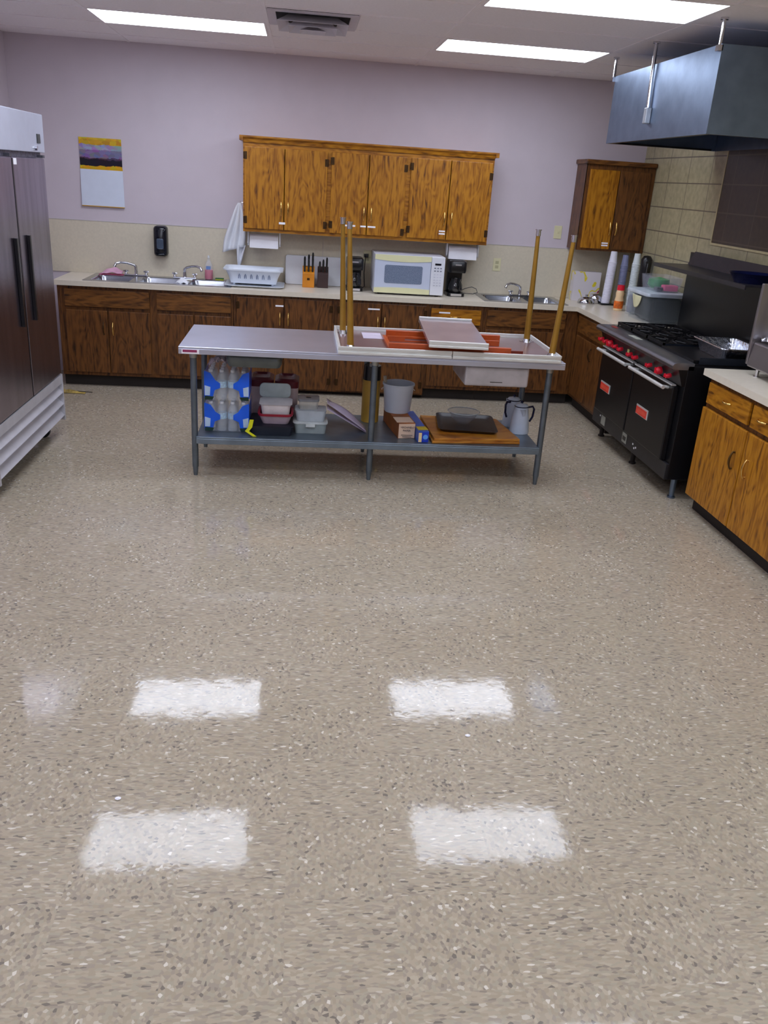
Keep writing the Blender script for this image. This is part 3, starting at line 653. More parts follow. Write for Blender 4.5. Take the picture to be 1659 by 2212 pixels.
RAIL = pm('red_brown_painted_wood', rgb(176, 72, 24), .35, 0, .12, 14, coat=.2)
zr = ZB+.0206
b = MB(); b.box(.56, 1.34, -2.965, -2.935, zr, zr+.052); b.build('slide_rail', RAIL, t, bevel=.002)
b = MB(); b.box(.585, 1.37, -2.50, -2.47, zr, zr+.052); b.build('slide_rail', RAIL, t, bevel=.002)
b = MB(); b.box(.585, .70, -2.62, -2.60, zr, zr+.035); b.box(.70, .86, -2.62, -2.60, zr, zr+.008); b.box(.70, .86, -2.62, -2.60, zr+.024, zr+.035); b.box(.86, 1.34, -2.62, -2.60, zr, zr+.035); b.build('slotted_rail', RAIL, t)
b = MB(); b.box(.56, .585, -2.93, -2.50, zr, zr+.02); b.build('cross_rail', RAIL, t)
b = MB(); b.box(1.34, 1.42, -2.955, -2.94, zr, zr+.035); b.build('slide_end', pm('dark_red_wood', rgb(110, 36, 16), .4), t)
MB().box(.43, .56, -2.55, -2.33, zr, zr+.0015).build('paper_tag', pm('pale_tag', rgb(206, 196, 214), .5), t)
# loose leaf lying across the rails
t = thing('table_leaf', 'loose grey table leaf with silver edges lying across the orange rails', 'table leaf', (.999, -2.68, zr+.055), math.radians(-2.5))
tl = math.radians(2.2)
def tilt(b):
    b.bm.transform(Matrix.Translation((0, 0, .018)) @ Matrix.Rotation(tl, 4, 'X')); return b
LEAFM = pm('leaf_underside', rgb(142, 128, 134), .25, 0, .08, 5, coat=.3)
tilt(MB().box(-.185, .185, -.375, .375, 0, .022)).build('panel', LEAFM, t, local=True)
b = MB()
for y0 in (-.39, .376):
    for k in range(3): b.box(-.185, .185, y0+(.003 if k == 1 else 0), y0+.014, -.004+k*.0135, -.004+(k+1)*.0135)
tilt(b).build('metal_edge', SATIN, t, local=True, bevel=.0015)
# ------------------------------------------------------------------ wall items
t = thing('wall_calendar', 'wall calendar with a colourful photo page above a blank white page', 'calendar', (-1.765, -.002, 1.77))
def cal_mat():
    m_ = NT('calendar_picture'); g = m_.n('TexCoord'); sp = m_.n('SeparateXYZ', {'Vector': (g, 'Object')})
    z = m_.n('MapRange', {'Value': (sp, 'Z'), 'From Min': .04, 'From Max': .283})
    mp = m_.n('Mapping', {'Vector': (g, 'Object'), 'Scale': (10, 10, 16)}); nz = m_.n('TexNoise', {'Vector': (mp, 0), 'Scale': 1.6, 'Detail': 3.0, 'Distortion': .6})
    ad = m_.n('Math', {0: (nz, 0), 1: -.5}, operation='ADD'); ml = m_.n('Math', {0: (ad, 0), 1: .18}, operation='MULTIPLY'); f = m_.n('Math', {0: (z, 0), 1: (ml, 0)}, operation='ADD')
    band = m_.ramp((f, 0), [(0, rgb(214, 164, 20)), (.075, rgb(26, 18, 34)), (.30, rgb(84, 52, 78)), (.34, rgb(128, 112, 150)), (.6, rgb(150, 152, 184)), (.78, rgb(206, 160, 34)), (.95, rgb(216, 176, 40))], 'CONSTANT')
    v = m_.n('TexVoronoi', {'Vector': (mp, 0), 'Scale': 2.2})
    mx = m_.n('Mix', {0: .3}, data_type='RGBA', blend_type='OVERLAY'); m_.t.links.new(band.outputs[0], mx.inputs[6]); m_.t.links.new(v.outputs['Color'], mx.inputs[7])
    return m_.bsdf({'Base Color': (mx, 2), 'Roughness': .3})
MB().box(-.18, .18, -.006, -.001, .035, .285).build('photo_page', cal_mat(), t, local=True)
MB().box(-.182, .182, -.004, -.001, .028, .042).build('spine_band', pm('calendar_yellow', rgb(220, 170, 30), .4), t, local=True)
b = MB(); b.hexa([(-.182, -.020, -.272), (.188, -.020, -.272), (.188, -.016, -.272), (-.182, -.016, -.272), (-.182, -.007, .028), (.182, -.007, .028), (.182, -.003, .028), (-.182, -.003, .028)]); b.build('date_page', pm('calendar_white', rgb(214, 222, 238), .5, 0, .02), t, local=True)
MB().box(-.182, .188, -.0215, -.016, -.279, -.2722).build('bottom_band', pm('calendar_ochre', rgb(206, 156, 50), .4), t, local=True)
t = thing('soap_dispenser', 'black rounded soap dispenser mounted on the splash panel above the sink', 'dispenser', (-1.265, -.01, 1.23))
b = MB(); b.loft([[(x, -y_, z) for x, y_, z in [(p[0], d_, p[1]) for p in rrect(0, 0, hx_, hz_, .03, 0)]] for d_, hx_, hz_ in ((.0, .06, .132), (.07, .06, .132), (.095, .052, .122), (.105, .035, .10))])
b.build('body', pm('dispenser_black', rgb(14, 16, 26), .15, 0, .1), t, local=True, smooth=50)
b = MB(); b.loft([[(x, -.1052, z-.02) for x, z, _ in rrect(0, 0, .03, .045, .012, 0)], [(x, -.108, z-.02) for x, z, _ in rrect(0, 0, .026, .04, .012, 0)]]); b.build('level_window', pm('window_grey', rgb(74, 86, 104), .15), t, local=True)
def outlet(label, x, z, y=-.0085, sw=True):
    t = thing('wall_plate', label, 'outlet', (x, y, z))
    IV = pm('ivory_plastic', rgb(224, 218, 178), .4, 0, .02)
    MB().box(x-.037, x+.037, y-.006, y, z-.058, z+.058).build('cover', IV, t, bevel=.002)
    if sw: MB().box(x-.006, x+.006, y-.016, y-.0062, z-.004, z+.018).build('toggle', IV, t)
    else:
        for dz in (-.02, .02):
            b = MB(); b.box(x-.016, x+.016, y-.0075, y-.0062, z+dz-.014, z+dz+.014); b.build('socket', pm('socket_ivory', rgb(186, 180, 140), .5), t)
outlet('ivory light switch on the lavender wall left of the corner cabinet', 2.412, 1.512, -.0005)
outlet('ivory outlet on the splash panel between the right coffee maker and the double sink', 1.858, 1.187, -.0085, False)
outlet('ivory outlet half hidden behind the left side of the microwave', .62, 1.19, -.0085, False)
# towel hanging by the cabinet side
t = thing('hook_towel', 'white dish towel hanging in folds from the left side of the oak wall cabinet', 'towel', (-.58, -.12, 1.59))
def twl(u, v_):
    z = 1.60-.40*u; wd = .012+.085*min(1, u*1.35)**.8; a = (v_-.5)*2
    return (-.560-.03*u+a*wd-(.02*u), -.10+.02*math.cos(v_*PI*5+u*2)*min(1, u*2)-.01*u, z+(.03*a*u))
MB().grid(twl, 18, 20).build('cloth', CLOTHW, t, smooth=80, solid=.004)
def twl2(u, v_):
    z = 1.24-.19*u; wd = .045*(1-u*.7); a = (v_-.5)*2
    return (-.548-.012*u+a*wd, -.095+.018*math.cos(v_*PI*3+u*3), z)
MB().grid(twl2, 12, 12).build('twisted_end', CLOTHW, t, smooth=80, solid=.004)
b = MB(); b.tube([(-.52, -.10, 1.605), (-.548, -.10, 1.60), (-.552, -.10, 1.615)], .003, 8); b.build('hook', CHROME, t)
def towel_roll(label, x0, x1):
    t = thing('paper_towel_holder', label, 'paper towel holder', ((x0+x1)/2, -.2, 1.372), 0, 'paper towel holders under the wall cabinet')
    b = MB(); b.cyl((x0+.02, -.2, 1.292), (x1-.02, -.2, 1.292), .058, n=32); b.build('roll', PAPERW, t, smooth=40)
    b = MB(); b.box(x0+.02, x1-.02, -.2595, -.257, 1.235, 1.30); b.build('loose_sheet', PAPERW, t)
    b = MB()
    for x in (x0, x1-.012): b.box(x, x+.012, -.235, -.165, 1.27, 1.369); b.cyl((x+.001, -.2, 1.285), (x+.011, -.2, 1.285), .036, n=20)
    b.box(x0, x1, -.235, -.165, 1.369, 1.386)
    b.build('bracket', WHITEP, t)
towel_roll('paper towel roll holder under the left end of the wide wall cabinet', -.478, -.185)
towel_roll('paper towel roll holder above the right coffee maker', 1.325, 1.625)
# ------------------------------------------------------------------ things on the long worktop
ZW = .9145
t = thing('pink_cloth', 'folded pink cloth on the back rim of the triple sink', 'cloth', (-1.71, -.10, .92))
def pk(u, v_): return (-1.80+.19*u, -.145+.09*v_, .9215+.055*max(0, math.sin(PI*(u*.8+.05)))*(.4+.6*v_)+.004*math.sin(u*14+v_*5))
MB().grid(pk, 14, 10).build('cloth', pm('pink_fabric', rgb(230, 178, 206), .9, 0, .06), t, smooth=80, solid=.006)
b = MB(); b.box(-1.81, -1.60, -.155, -.05, .9195, .9225); b.build('lower_layer', pm('deep_pink_fabric', rgb(190, 84, 122), .9), t)
def rag(u, v_): return (-1.085+.11*u, -.50+.10*v_, .925+.035*math.sin(PI*u)*math.sin(PI*v_)+.006*math.sin(u*12)*math.cos(v_*9))
tag(MB().grid(rag, 14, 12).build('dish_rag', CLOTHW, smooth=80, solid=.004), 'white rag draped over the divider of the triple sink', 'cloth')
t = thing('soap_bottle', 'clear bottle half full of pink dish soap standing behind the sink', 'bottle', (-.838, -.085, .92))
b = MB(); b.lathe([(0, .921), (.034, .921), (.038, .93), (.038, 1.02), (.033, 1.05), (.016, 1.085), (.012, 1.09), (.012, 1.11)], (-.838, -.085), 24); b.build('body', CLEAR, t, smooth=50)
b = MB(); b.lathe([(0, .9225), (.033, .9225), (.0365, .931), (.0365, 1.005), (0, 1.005)], (-.838, -.085), 24); b.build('liquid_soap', pm('pink_soap', rgb(232, 40, 104), .2, 0, .03), t, smooth=50)
b = MB(); b.cyl((-.838, -.085, 1.11), (-.838, -.085, 1.13), .011, .008, 14); b.build('cap', WHITEP, t, smooth=40)
MB().box(-.858, -.818, -.1245, -.1235, 1.01, 1.04).build('label', pm('blue_label', rgb(120, 150, 210), .4), t)
t = thing('scrub_sponge', 'flat green and yellow scrub sponge on the sink rim left of the dish rack', 'sponge', (-.735, -.12, .92))
MB().box(-.775, -.70, -.15, -.10, .9195, .932).build('yellow_foam', pm('sponge_yellow', rgb(196, 200, 70), .9), t, bevel=.004)
MB().box(-.775, -.70, -.15, -.10, .9325, .939).build('scouring_face', pm('scour_green', rgb(50, 110, 60), .95), t)
# dish rack
t = thing('dish_rack', 'white plastic dish rack standing in its drain tray beside the sink', 'dish rack', (-.415, -.30, ZW+.005))
RK = pm('rack_white', rgb(222, 228, 238), .35, 0, .02)
b = MB(); zb = .945
lo = [(.20, .13, .03, zb), (.215, .145, .04, 1.0), (.245, .165, .05, 1.06), (.262, .18, .05, 1.066), (.262, .18, .05, 1.054), (.25, .168, .05, 1.052)]
b.loft([rrect(-.415, -.30, a, c_, r, z, 6) for a, c_, r, z in lo], cap1=False); b.build('basket', RK, t, smooth=50, solid=.003)
b = MB()
for k in range(6):
    x = -.535+k*.052; y = -.30-.153
    b.tube([(x-.008, y-.0005, .985), (x-.006, y-.006, 1.01), (x, y-.010, 1.025), (x+.006, y-.006, 1.01), (x+.008, y-.0005, .985)], .0035, 6)
b.build('slots', pm('slot_shadow_grey', rgb(120, 132, 160), .6), t)
b = MB(); b.loft([rrect(-.405, -.31, .245, .20, .04, ZW+.006, 6), rrect(-.405, -.31, .262, .215, .05, ZW+.016, 6), rrect(-.405, -.31, .256, .209, .05, ZW+.016, 6), rrect(-.405, -.31, .24, .195, .04, ZW+.009, 6)]); b.build('drain_tray', RK, t, smooth=50)
b = MB()
for sx in (-.17, .17): b.box(-.415+sx-.01, -.415+sx+.01, -.40, -.20, ZW+.0095, zb)
b.build('foot', RK, t)
t = thing('cutting_board', 'large white plastic cutting board leaning on the splash panel behind the knife blocks', 'cutting board', (.12, -.05, ZW))
b = MB(); b.loft([[(x+.12, -.075+.055*(z+.128)/.256-dy, ZW+.1295+z) for x, z, _ in rrect(0, 0, .26, .128, .02, 0)] for dy in (0, .012)]); b.build('board', pm('board_white', rgb(218, 220, 226), .4, 0, .03), t, bevel=.003)
def knife_block(label, cx, cy, w_, matb, mk, n):
    t = thing('knife_block', label, 'knife block', (cx, cy, ZW), 0, 'wooden knife blocks')
    b = MB(); b.prism([(cx-w_/2, cy-.055, ZW), (cx-w_/2, cy-.055, ZW+.125), (cx-w_/2, cy+.015, ZW+.185), (cx-w_/2, cy+.08, ZW+.15), (cx-w_/2, cy+.06, ZW)], (w_, 0, 0))
    b.build('block', matb, t, bevel=.003)
    if mk: MB().box(cx-.012, cx+.012, cy-.0565, cy-.0552, ZW+.065, ZW+.085).build('mark', BRONZE, t)
    ks = []
    for k in range(n):
        x = cx-w_/2+.018+(w_-.036)*(k % 3)/2; row = k//3
        y = cy-.035+row*.04; z = ZW+.14+row*.035; ln = .10+.02*((k*7) % 3)
        ks.append((x, y, z, ln))
    return ks
names = ['left', 'middle', 'right']
for (lab, cx, cy, w_, mt, mk, n, desc) in (
    ('light orange wooden knife block full of black handles before the white board', .073, -.215, .108, pm('honey_wood', rgb(206, 128, 22), .35, 0, .12, 10, coat=.2), True, 6, 'orange'),
    ('dark brown wooden knife block right of the orange one', .205, -.195, .098, pm('walnut_wood', rgb(58, 38, 36), .45, 0, .15, 10), False, 3, 'dark brown')):
    for i, (x, y, z, ln) in enumerate(knife_block(lab, cx, cy, w_, mt, mk, n)):
        k = thing('kitchen_knife', f"black-handled knife in the {'front' if i < 3 else 'back'} row of the {desc} block, {names[i % 3]} slot", 'knife', (x, y, z), 0, f'knives in the {desc} knife block')
        dv = Vector((0, -.35, .94)).normalized(); p0 = Vector((x, y, z)); p1 = p0+dv*ln
        b = MB(); b.tube([p0+dv*(ln*q) for q in (0, .12, .5, .85, 1.0)], [.009, .008, .0095, .0095, .006], 8); b.build('handle', BLACKP, k, smooth=60)
        b = MB(); b.cyl(p0+dv*-.012, p0+dv*.002, .006, n=8); b.build('bolster', CHROME, k)
# coffee makers
def coffee(label, cx, cy, w_, h_):
    t = thing('coffee_maker', label, 'coffee maker', (cx, cy, ZW), 0, 'black drip coffee makers')
    x0, x1, y0, y1 = cx-w_/2, cx+w_/2, cy-.12, cy+.12
    b = MB(); b.loft([rrect(cx, cy, w_/2, .12, .03, z) for z in (ZW+.001, ZW+.03)]); b.build('base', BLACKP, t, bevel=.003)
    MB().box(x0+.01, x1-.01, cy+.03, y1, ZW+.031, ZW+h_-.10).build('water_tank', BLACKP, t, bevel=.01)
    b = MB(); b.loft([rrect(cx, cy+.005, w_/2-.004, .112, .03, ZW+h_-.105), rrect(cx, cy, w_/2, .12, .03, ZW+h_-.08), rrect(cx, cy, w_/2, .12, .03, ZW+h_-.012), rrect(cx, cy, w_/2-.012, .108, .03, ZW+h_)]); b.build('filter_head', BLACKP, t, smooth=50)
    MB().box(cx-.028, cx+.028, y0-.0015, y0+.001, ZW+h_-.04, ZW+h_-.028).build('name_strip', pm('strip_silver', rgb(190, 190, 196), .3, .8), t)
    c_ = MB(); c_.lathe([(0, ZW+.034), (.055, ZW+.034), (.066, ZW+.06), (.062, ZW+.10), (.045, ZW+.145), (.048, ZW+.155)], (cx, cy-.045), 28); ca = c_.build('carafe', pm('smoked_glass', rgb(24, 24, 28), .05, 0, .05, spec=.9), t, smooth=50)
    b = MB(); b.tube([(cx+.02, cy-.10, ZW+.145), (cx+.022, cy-.135, ZW+.14), (cx+.022, cy-.138, ZW+.09), (cx+.02, cy-.112, ZW+.06)], .007, 8); b.build('carafe_handle', BLACKP, ca, smooth=60)
    MB().box(cx-.05, cx+.05, y0-.002, y0+.004, ZW+.006, ZW+.026).build('control_strip', CHROME, t)
coffee('black coffee maker left of the microwave behind the brass table legs', .49, -.25, .15, .29)
coffee('black coffee maker right of the microwave with its cord looped on the worktop', 1.425, -.26, .16, .315)
b = MB(); b.tube([(1.50, -.12, ZW+.02), (1.56, -.11, ZW+.05), (1.62, -.11, ZW+.065), (1.66, -.12, ZW+.05), (1.67, -.14, ZW+.02), (1.63, -.15, ZW+.006), (1.56, -.14, ZW+.006), (1.51, -.13, ZW+.01)], .0035, 8)
tag(b.build('power_cord', BLACKP, smooth=60), 'black power cord looping right of the coffee maker', 'cord')
b = MB(); b.box(.585, .625, -.06, -.016, 1.19, 1.22); b.tube([(.60, -.06, 1.20), (.595, -.09, 1.18), (.59, -.085, 1.05), (.60, -.08, .93), (.585, -.10, ZW+.006), (.54, -.11, ZW+.006)], .004, 8)
tag(b.build('plug_cord', BLACKP), 'black plug and cord hanging from the outlet left of the microwave', 'cord')
# microwave
t = thing('microwave', 'large white microwave oven with cream trim on the back worktop', 'microwave', (.96, -.25, ZW), math.radians(0))
X0, X1, Y0, Y1, Z0, Z1 = .655, 1.285, -.475, -.04, ZW+.014, 1.262
b = MB(); b.box(X0, X1, Y0+.03, Y1, Z0, Z1); b.build('case', pm('mw_white', rgb(216, 218, 230), .35, 0, .02), t, bevel=.006)
b = MB(); b.box(X0, 1.16, Y0, Y0+.029, Z0, Z1); d = b.build('door', pm('mw_door', rgb(196, 204, 224), .3, 0, .02), t, bevel=.006)
b = MB()
b.prism([(X0, Y0-.003, Z1-.002), (X0, Y0-.003, Z1-.045)]+[(X0+(1.16-X0)*k/10, Y0-.003, Z1-.045-.014*math.sin(PI*k/10)) for k in range(1, 10)]+[(1.16, Y0-.003, Z1-.045), (1.16, Y0-.003, Z1-.002)], (0, .0028, 0))
b.prism([(X0, Y0-.003, Z0+.002), (X0, Y0-.003, Z0+.045)]+[(X0+(1.16-X0)*k/10, Y0-.003, Z0+.045+.008*math.sin(PI*k/10)) for k in range(1, 10)]+[(1.16, Y0-.003, Z0+.045), (1.16, Y0-.003, Z0+.002)], (0, .0028, 0))
b.build('cream_trim', CREAM, d)
def mesh_window():
    m_ = NT('microwave_window'); g = m_.n('TexCoord'); v = m_.n('TexVoronoi', {'Vector': (g, 'Object'), 'Scale': 260.0}); cr = m_.ramp((v, 0), [(.3, rgb(92, 106, 130)), (.5, rgb(122, 134, 156))])
    return m_.bsdf({'Base Color': (cr, 0), 'Roughness': .12})
b = MB(); b.loft([[(x+.915, Y0-d_, z+1.095) for x, z, _ in rrect(0, 0, .17, .078, .015, 0)] for d_ in (.0002, .002)]); b.build('window', mesh_window(), d)
b = MB(); b.box(1.162, X1, Y0, Y0+.029, Z0, Z1); p = b.build('control_panel', pm('mw_panel', rgb(222, 224, 232), .35, 0, .02), t, bevel=.006)
MB().box(1.195, 1.25, Y0-.0015, Y0, 1.19, 1.207).build('display', pm('display_dark', rgb(24, 28, 40), .15), p)
for r in range(7):
    for k in range(3):
        b = MB(); x = 1.19+k*.026; z = 1.165-r*.024-(.006 if r > 1 else 0)
        b.box(x-.0, x+.016, Y0-.0015, Y0, z-.005, z+.005); b.build('button', pm('button_grey', rgb(120, 124, 140), .5) if r < 2 else pm('button_pale', rgb(200, 202, 214), .5), p)
b = MB()
for x in (X0+.05, X1-.05):
    for y in (Y0+.06, Y1-.05): b.cyl((x, y, ZW+.0005), (x, y, Z0), .014, n=10)
b.build('foot', BLACKP, t)
# corner items
t = thing('snack_box', 'white cardboard box printed with yellow and red blobs leaning in the corner', 'box', (2.70, -.14, ZW))
def box_mat():
    m_ = NT('printed_box'); g = m_.n('TexCoord'); mp = m_.n('Mapping', {'Vector': (g, 'Object'), 'Scale': (1, 1, .8)}); v = m_.n('TexNoise', {'Vector': (mp, 0), 'Scale': 8.0, 'Detail': 1.0, 'Distortion': 1.4})
    cr = m_.ramp((v, 0), [(0, rgb(214, 208, 212)), (.54, rgb(224, 206, 50)), (.60, rgb(214, 208, 212)), (.64, rgb(190, 60, 80)), (.67, rgb(40, 30, 50)), (.70, rgb(230, 130, 40)), (.72, rgb(214, 208, 212))], 'CONSTANT')
    return m_.bsdf({'Base Color': (cr, 0), 'Roughness': .4})
MB().box(2.57, 2.83, -.20, -.11, ZW, 1.185).build('carton', box_mat(), t, bevel=.002)
b = MB(); b.lathe([(.078, ZW+.001), (.08, ZW+.006), (.072, ZW+.035), (.045, ZW+.06), (.0, ZW+.07)], (2.655, -.38), 30)
t = thing('steel_dome', 'shiny round steel lid lying before the printed box', 'lid', (2.655, -.38, ZW)); b.build('dome', CHROME, t, smooth=60)
b = MB(); b.cyl((2.655, -.38, ZW+.071), (2.655, -.38, ZW+.085), .012, .016, 14); b.build('knob', CHROME, t, smooth=40)
b = MB(); b.lathe([(.045, ZW+.001), (.062, ZW+.02), (.062, ZW+.055), (.045, ZW+.08), (.0, ZW+.088)], (2.77, -.30), 30)
tag(b.build('steel_bowl', CHROME, smooth=60), 'small shiny steel bowl upside down right of the steel lid', 'bowl')
# foam cup stacks
def cup_stack(name, label, x, y, z0, r, n, dz, mat, lean=(0, 0), cat='cups'):
    t = thing(name, label, cat, (x, y, z0), 0, 'tall stacks of disposable cups in the corner')
    for k in range(n):
        z = z0+.0005+k*dz; cx, cy = x+lean[0]*k/n, y+lean[1]*k/n
        b = MB(); b.lathe([(r, z), (r+.003, z+.003), (r+.001, z+.006), (r*.93, z+dz+.001)], (cx, cy), 20)
        if k == n-1: b.lathe([(r*.93, z+dz+.001), (r*.72, z+.10), (0, z+.10)], (cx, cy), 20)
        b.build('cup', mat, t, smooth=40)
    return t
CUPW = pm('foam_cup_white', rgb(232, 230, 244), .6, 0, .02)
cup_stack('cup_stack', 'tallest stack of white foam cups with a green mark in the corner', 2.845, -.37, ZW+.014, .038, 30, .0125, CUPW, (.02, .015))
b = MB(); b.box(2.84, 2.89, -.395, -.375, 1.39, 1.42); 
b.bm.free()
cup_stack('cup_stack', 'slim cream cup stack right behind the tallest white stack', 2.915, -.27, ZW, .026, 28, .0125, pm('cream_cup', rgb(206, 200, 150), .5))
cup_stack('cup_stack', 'blue-grey cup stack between the two white stacks', 2.985, -.34, ZW, .034, 29, .0125, pm('blue_grey_cup', rgb(130, 134, 168), .45))
cup_stack('cup_stack', 'crinkled white cup stack nearest the tiled wall', 3.08, -.38, ZW, .036, 30, .0128, pm('white_cup_crinkled', rgb(226, 234, 236), .5, bump=.4, bscale=60))
b = MB(); b.box(2.79, 2.91, -.43, -.32, ZW+.0005, ZW+.013); tag(b.build('cup_tray', BLACKP, bevel=.003), 'small black stand under the tallest white cup stack', 'stand')
t = thing('creamer_bottle', 'orange and white bottle with a bright red cap on the corner worktop', 'bottle', (2.835, -.74, ZW))
CB = pm('creamer_body', rgb(240, 206, 160), .35, 0, .04)
b = MB(); b.lathe([(0, ZW+.001), (.036, ZW+.001), (.04, ZW+.01), (.04, ZW+.09), (.033, ZW+.12), (.037, ZW+.15), (.03, ZW+.175), (.026, ZW+.18)], (2.835, -.74), 26); b.build('body', CB, t, smooth=50)
b = MB(); b.lathe([(.0405, ZW+.02), (.0415, ZW+.03), (.0415, ZW+.075), (.0405, ZW+.085)], (2.835, -.74), 26); b.build('label', pm('creamer_label', rgb(224, 104, 30), .4, 0, .5, 24), t, smooth=50)
b = MB(); b.cyl((2.835, -.74, ZW+.178), (2.835, -.74, ZW+.22), .033, .031, 24); b.build('cap', RED, t, smooth=40)
# clear bins
def bin_(name, label, x0, x1, y0, y1, z0, z1, mat, group=None):
    t = thing(name, label, 'storage bin', ((x0+x1)/2, (y0+y1)/2, z0), 0, group); cx, cy, a, c_ = (x0+x1)/2, (y0+y1)/2, (x1-x0)/2, (y1-y0)/2
    b = MB(); b.loft([rrect(cx, cy, a-.02, c_-.02, .03, z0+.001), rrect(cx, cy, a, c_, .035, z1), rrect(cx, cy, a-.004, c_-.004, .035, z1), rrect(cx, cy, a-.024, c_-.024, .03, z0+.006)]); b.build('tub', mat, t, smooth=50)
    return t, cx, cy, a, c_
TB = pm('bin_clear_plastic', rgb(200, 212, 220), .2, 0, .03, alpha=.09, spec=.3)
t, cx, cy, a, c_ = bin_('storage_bin', 'large clear storage bin with a broad white lid left of the range', 2.785, 3.125, -1.50, -1.04, ZW, 1.135, TB)
b = MB(); b.loft([rrect(cx, cy, a+.008, c_+.008, .035, 1.13), rrect(cx, cy, a+.012, c_+.012, .035, 1.138), rrect(cx, cy, a+.01, c_+.01, .035, 1.158)]); b.build('lid', pm('bin_lid_white', rgb(206, 216, 228), .35), t, smooth=40, label='white snap lid')
b = MB(); b.box(2.845, 3.10, -1.465, -1.08, ZW+.01, 1.12); tag(b.build('dark_cloth_pile', pm('dark_navy_cloth', rgb(12, 12, 20), .8, 0, .5, 12), bevel=.03), 'dark folded cloth inside the large clear bin', 'cloth')
def glv(u, v_): return (2.7775+.003*math.sin(v_*9), -1.38+.20*v_, 1.12-.10*u*math.sin(PI*v_)**.7-.002)
tag(MB().grid(glv, 10, 16).build('cream_glove', pm('cream_rubber', rgb(214, 210, 170), .6), smooth=80, solid=.003), 'cream cloth end drooping against the bin side below the lid', 'cloth')
t, cx, cy, a, c_ = bin_('storage_bin', 'narrow clear container between the red-capped bottle and the large bin', 2.82, 2.99, -1.0, -.86, ZW, 1.13, TB)
b = MB(); b.box(2.85, 2.96, -.97, -.89, ZW+.01, 1.08); tag(b.build('bagged_contents', pm('grey_bag', rgb(130, 130, 150), .5, 0, .4, 14), bevel=.02), 'greyish wrapped contents inside the narrow clear container', 'bag')
t, cx, cy, a, c_ = bin_('clear_tub', 'clear tub holding green and pink things on the white bin lid', 2.87, 3.11, -1.40, -1.04, 1.159, 1.275, pm('tub_frosty', rgb(205, 208, 224), .25, 0, .03, alpha=.13, spec=.3))
b = MB(); b.lathe([(0, 1.168), (.05, 1.172), (.07, 1.20), (.065, 1.245), (0, 1.262)], (2.985, -1.18), 20, sx=1.3, sy=1.3); tag(b.build('green_packet', pm('green_foil', rgb(30, 150, 70), .3, 0, .3, 16), smooth=60), 'green packet inside the tub on the bin lid', 'packet')
b = MB(); b.box(2.96, 3.08, -1.37, -1.29, 1.168, 1.215); tag(b.build('pink_packet', pm('pink_pack', rgb(226, 96, 140), .4), bevel=.01), 'pink packet at the near end of the tub on the bin lid', 'packet')
b = MB(); b.box(2.905, 2.95, -1.365, -1.29, 1.168, 1.195); tag(b.build('black_tray_insert', BLACKP), 'small black tray at the near left of the tub on the bin lid', 'tray')
t = thing('dark_jug', 'black jug standing under the corner cabinet behind the cup stacks', 'jug', (3.09, -.62, ZW))
b = MB(); b.lathe([(0, ZW+.001), (.05, ZW+.001), (.052, ZW+.02), (.045, ZW+.36), (.05, ZW+.44), (.03, ZW+.47), (0, ZW+.475)], (3.085, -.60), 24); b.build('body', BLACKP, t, smooth=50)
b = MB(); b.tube([(3.07, -.645, ZW+.42), (3.06, -.70, ZW+.41), (3.06, -.70, ZW+.22), (3.07, -.645, ZW+.18)], .009, 8); b.build('handle', BLACKP, t, smooth=60)
# ------------------------------------------------------------------ things on the table's lower shelf
Z0 = SZ+.001
def water_pack(label, z0, dy):
    t = thing('water_pack', label, 'bottled water', (-.455, -2.66+dy, z0), 0, 'shrink-wrapped packs of water bottles')
    x0, y0 = -.455, -2.66+dy
    for i in range(4):
        for j in range(4):
            x = x0-.105+i*.07; y = y0-.105+j*.07
            b = MB(); b.lathe([(0, z0+.002), (.028, z0+.003), (.032, z0+.012), (.030, z0+.03), (.032, z0+.05), (.029, z0+.06), (.032, z0+.075), (.032, z0+.125), (.026, z0+.155), (.013, z0+.175), (.012, z0+.182)], (x, y), 14)
            bo = b.build('bottle', CLEAR, t, smooth=60)
            MB().cyl((x, y, z0+.182), (x, y, z0+.197), .0135, n=14).build('cap', WHITEP, bo, smooth=40)
            if j == 0: MB().lathe([(.0325, z0+.085), (.0325, z0+.125)], (x, y), 14).build('bottle_label', pm('pale_blue_label', rgb(170, 205, 235), .35, 0, .3, 60), bo)
    BL = pm('blue_wrap', rgb(12, 96, 236), .25, 0, .12, 8)
    for s in (-1, 1):
        b = MB(); xs = x0+s*.142; yf = y0-.145
        poly = [(0, .02), (.055, .03), (.065, .07), (.10, .085), (.10, .115), (.07, .135), (.04, .18), (0, .195)]
        b.prism([(xs-s*u, yf, z0+v_) for u, v_ in poly], (0, .0015, 0)); b.box(min(xs, xs+s*.0015), max(xs, xs+s*.0015), yf, y0+.14, z0+.02, z0+.185)
        p = b.build('printed_wrap', BL, t)
        b = MB(); b.prism([(xs-s*u, yf-.0008, z0+v_) for u, v_ in [(.002, .035), (.034, .035), (.038, .09), (.002, .10)]], (0, .0006, 0)); b.build('white_print', pm('wrap_white', rgb(190, 214, 240), .3), p)
        b = MB(); b.prism([(xs-s*u, yf-.0008, z0+v_) for u, v_ in [(.002, .006), (.05, .006), (.06, .028), (.002, .032)]], (0, .0006, 0)); b.build('green_print', pm('wrap_green', rgb(8, 50, 40), .3), p)
    WR = pm('shrink_film', rgb(235, 240, 250), .08, 0, .02, alpha=.14, spec=1.)
    def top(u, v_): return (x0-.14+.28*u, y0-.142+.284*v_, z0+.199+.003*math.sin(u*25)*math.sin(v_*25))
    b = MB(); b.grid(top, 14, 14); b.grid(lambda u, v_: (x0-.14+.28*u, y0-.143-.002*math.sin(u*30+v_*9), z0+.004+.195*v_), 14, 8); b.build('film', WR, t, smooth=80)
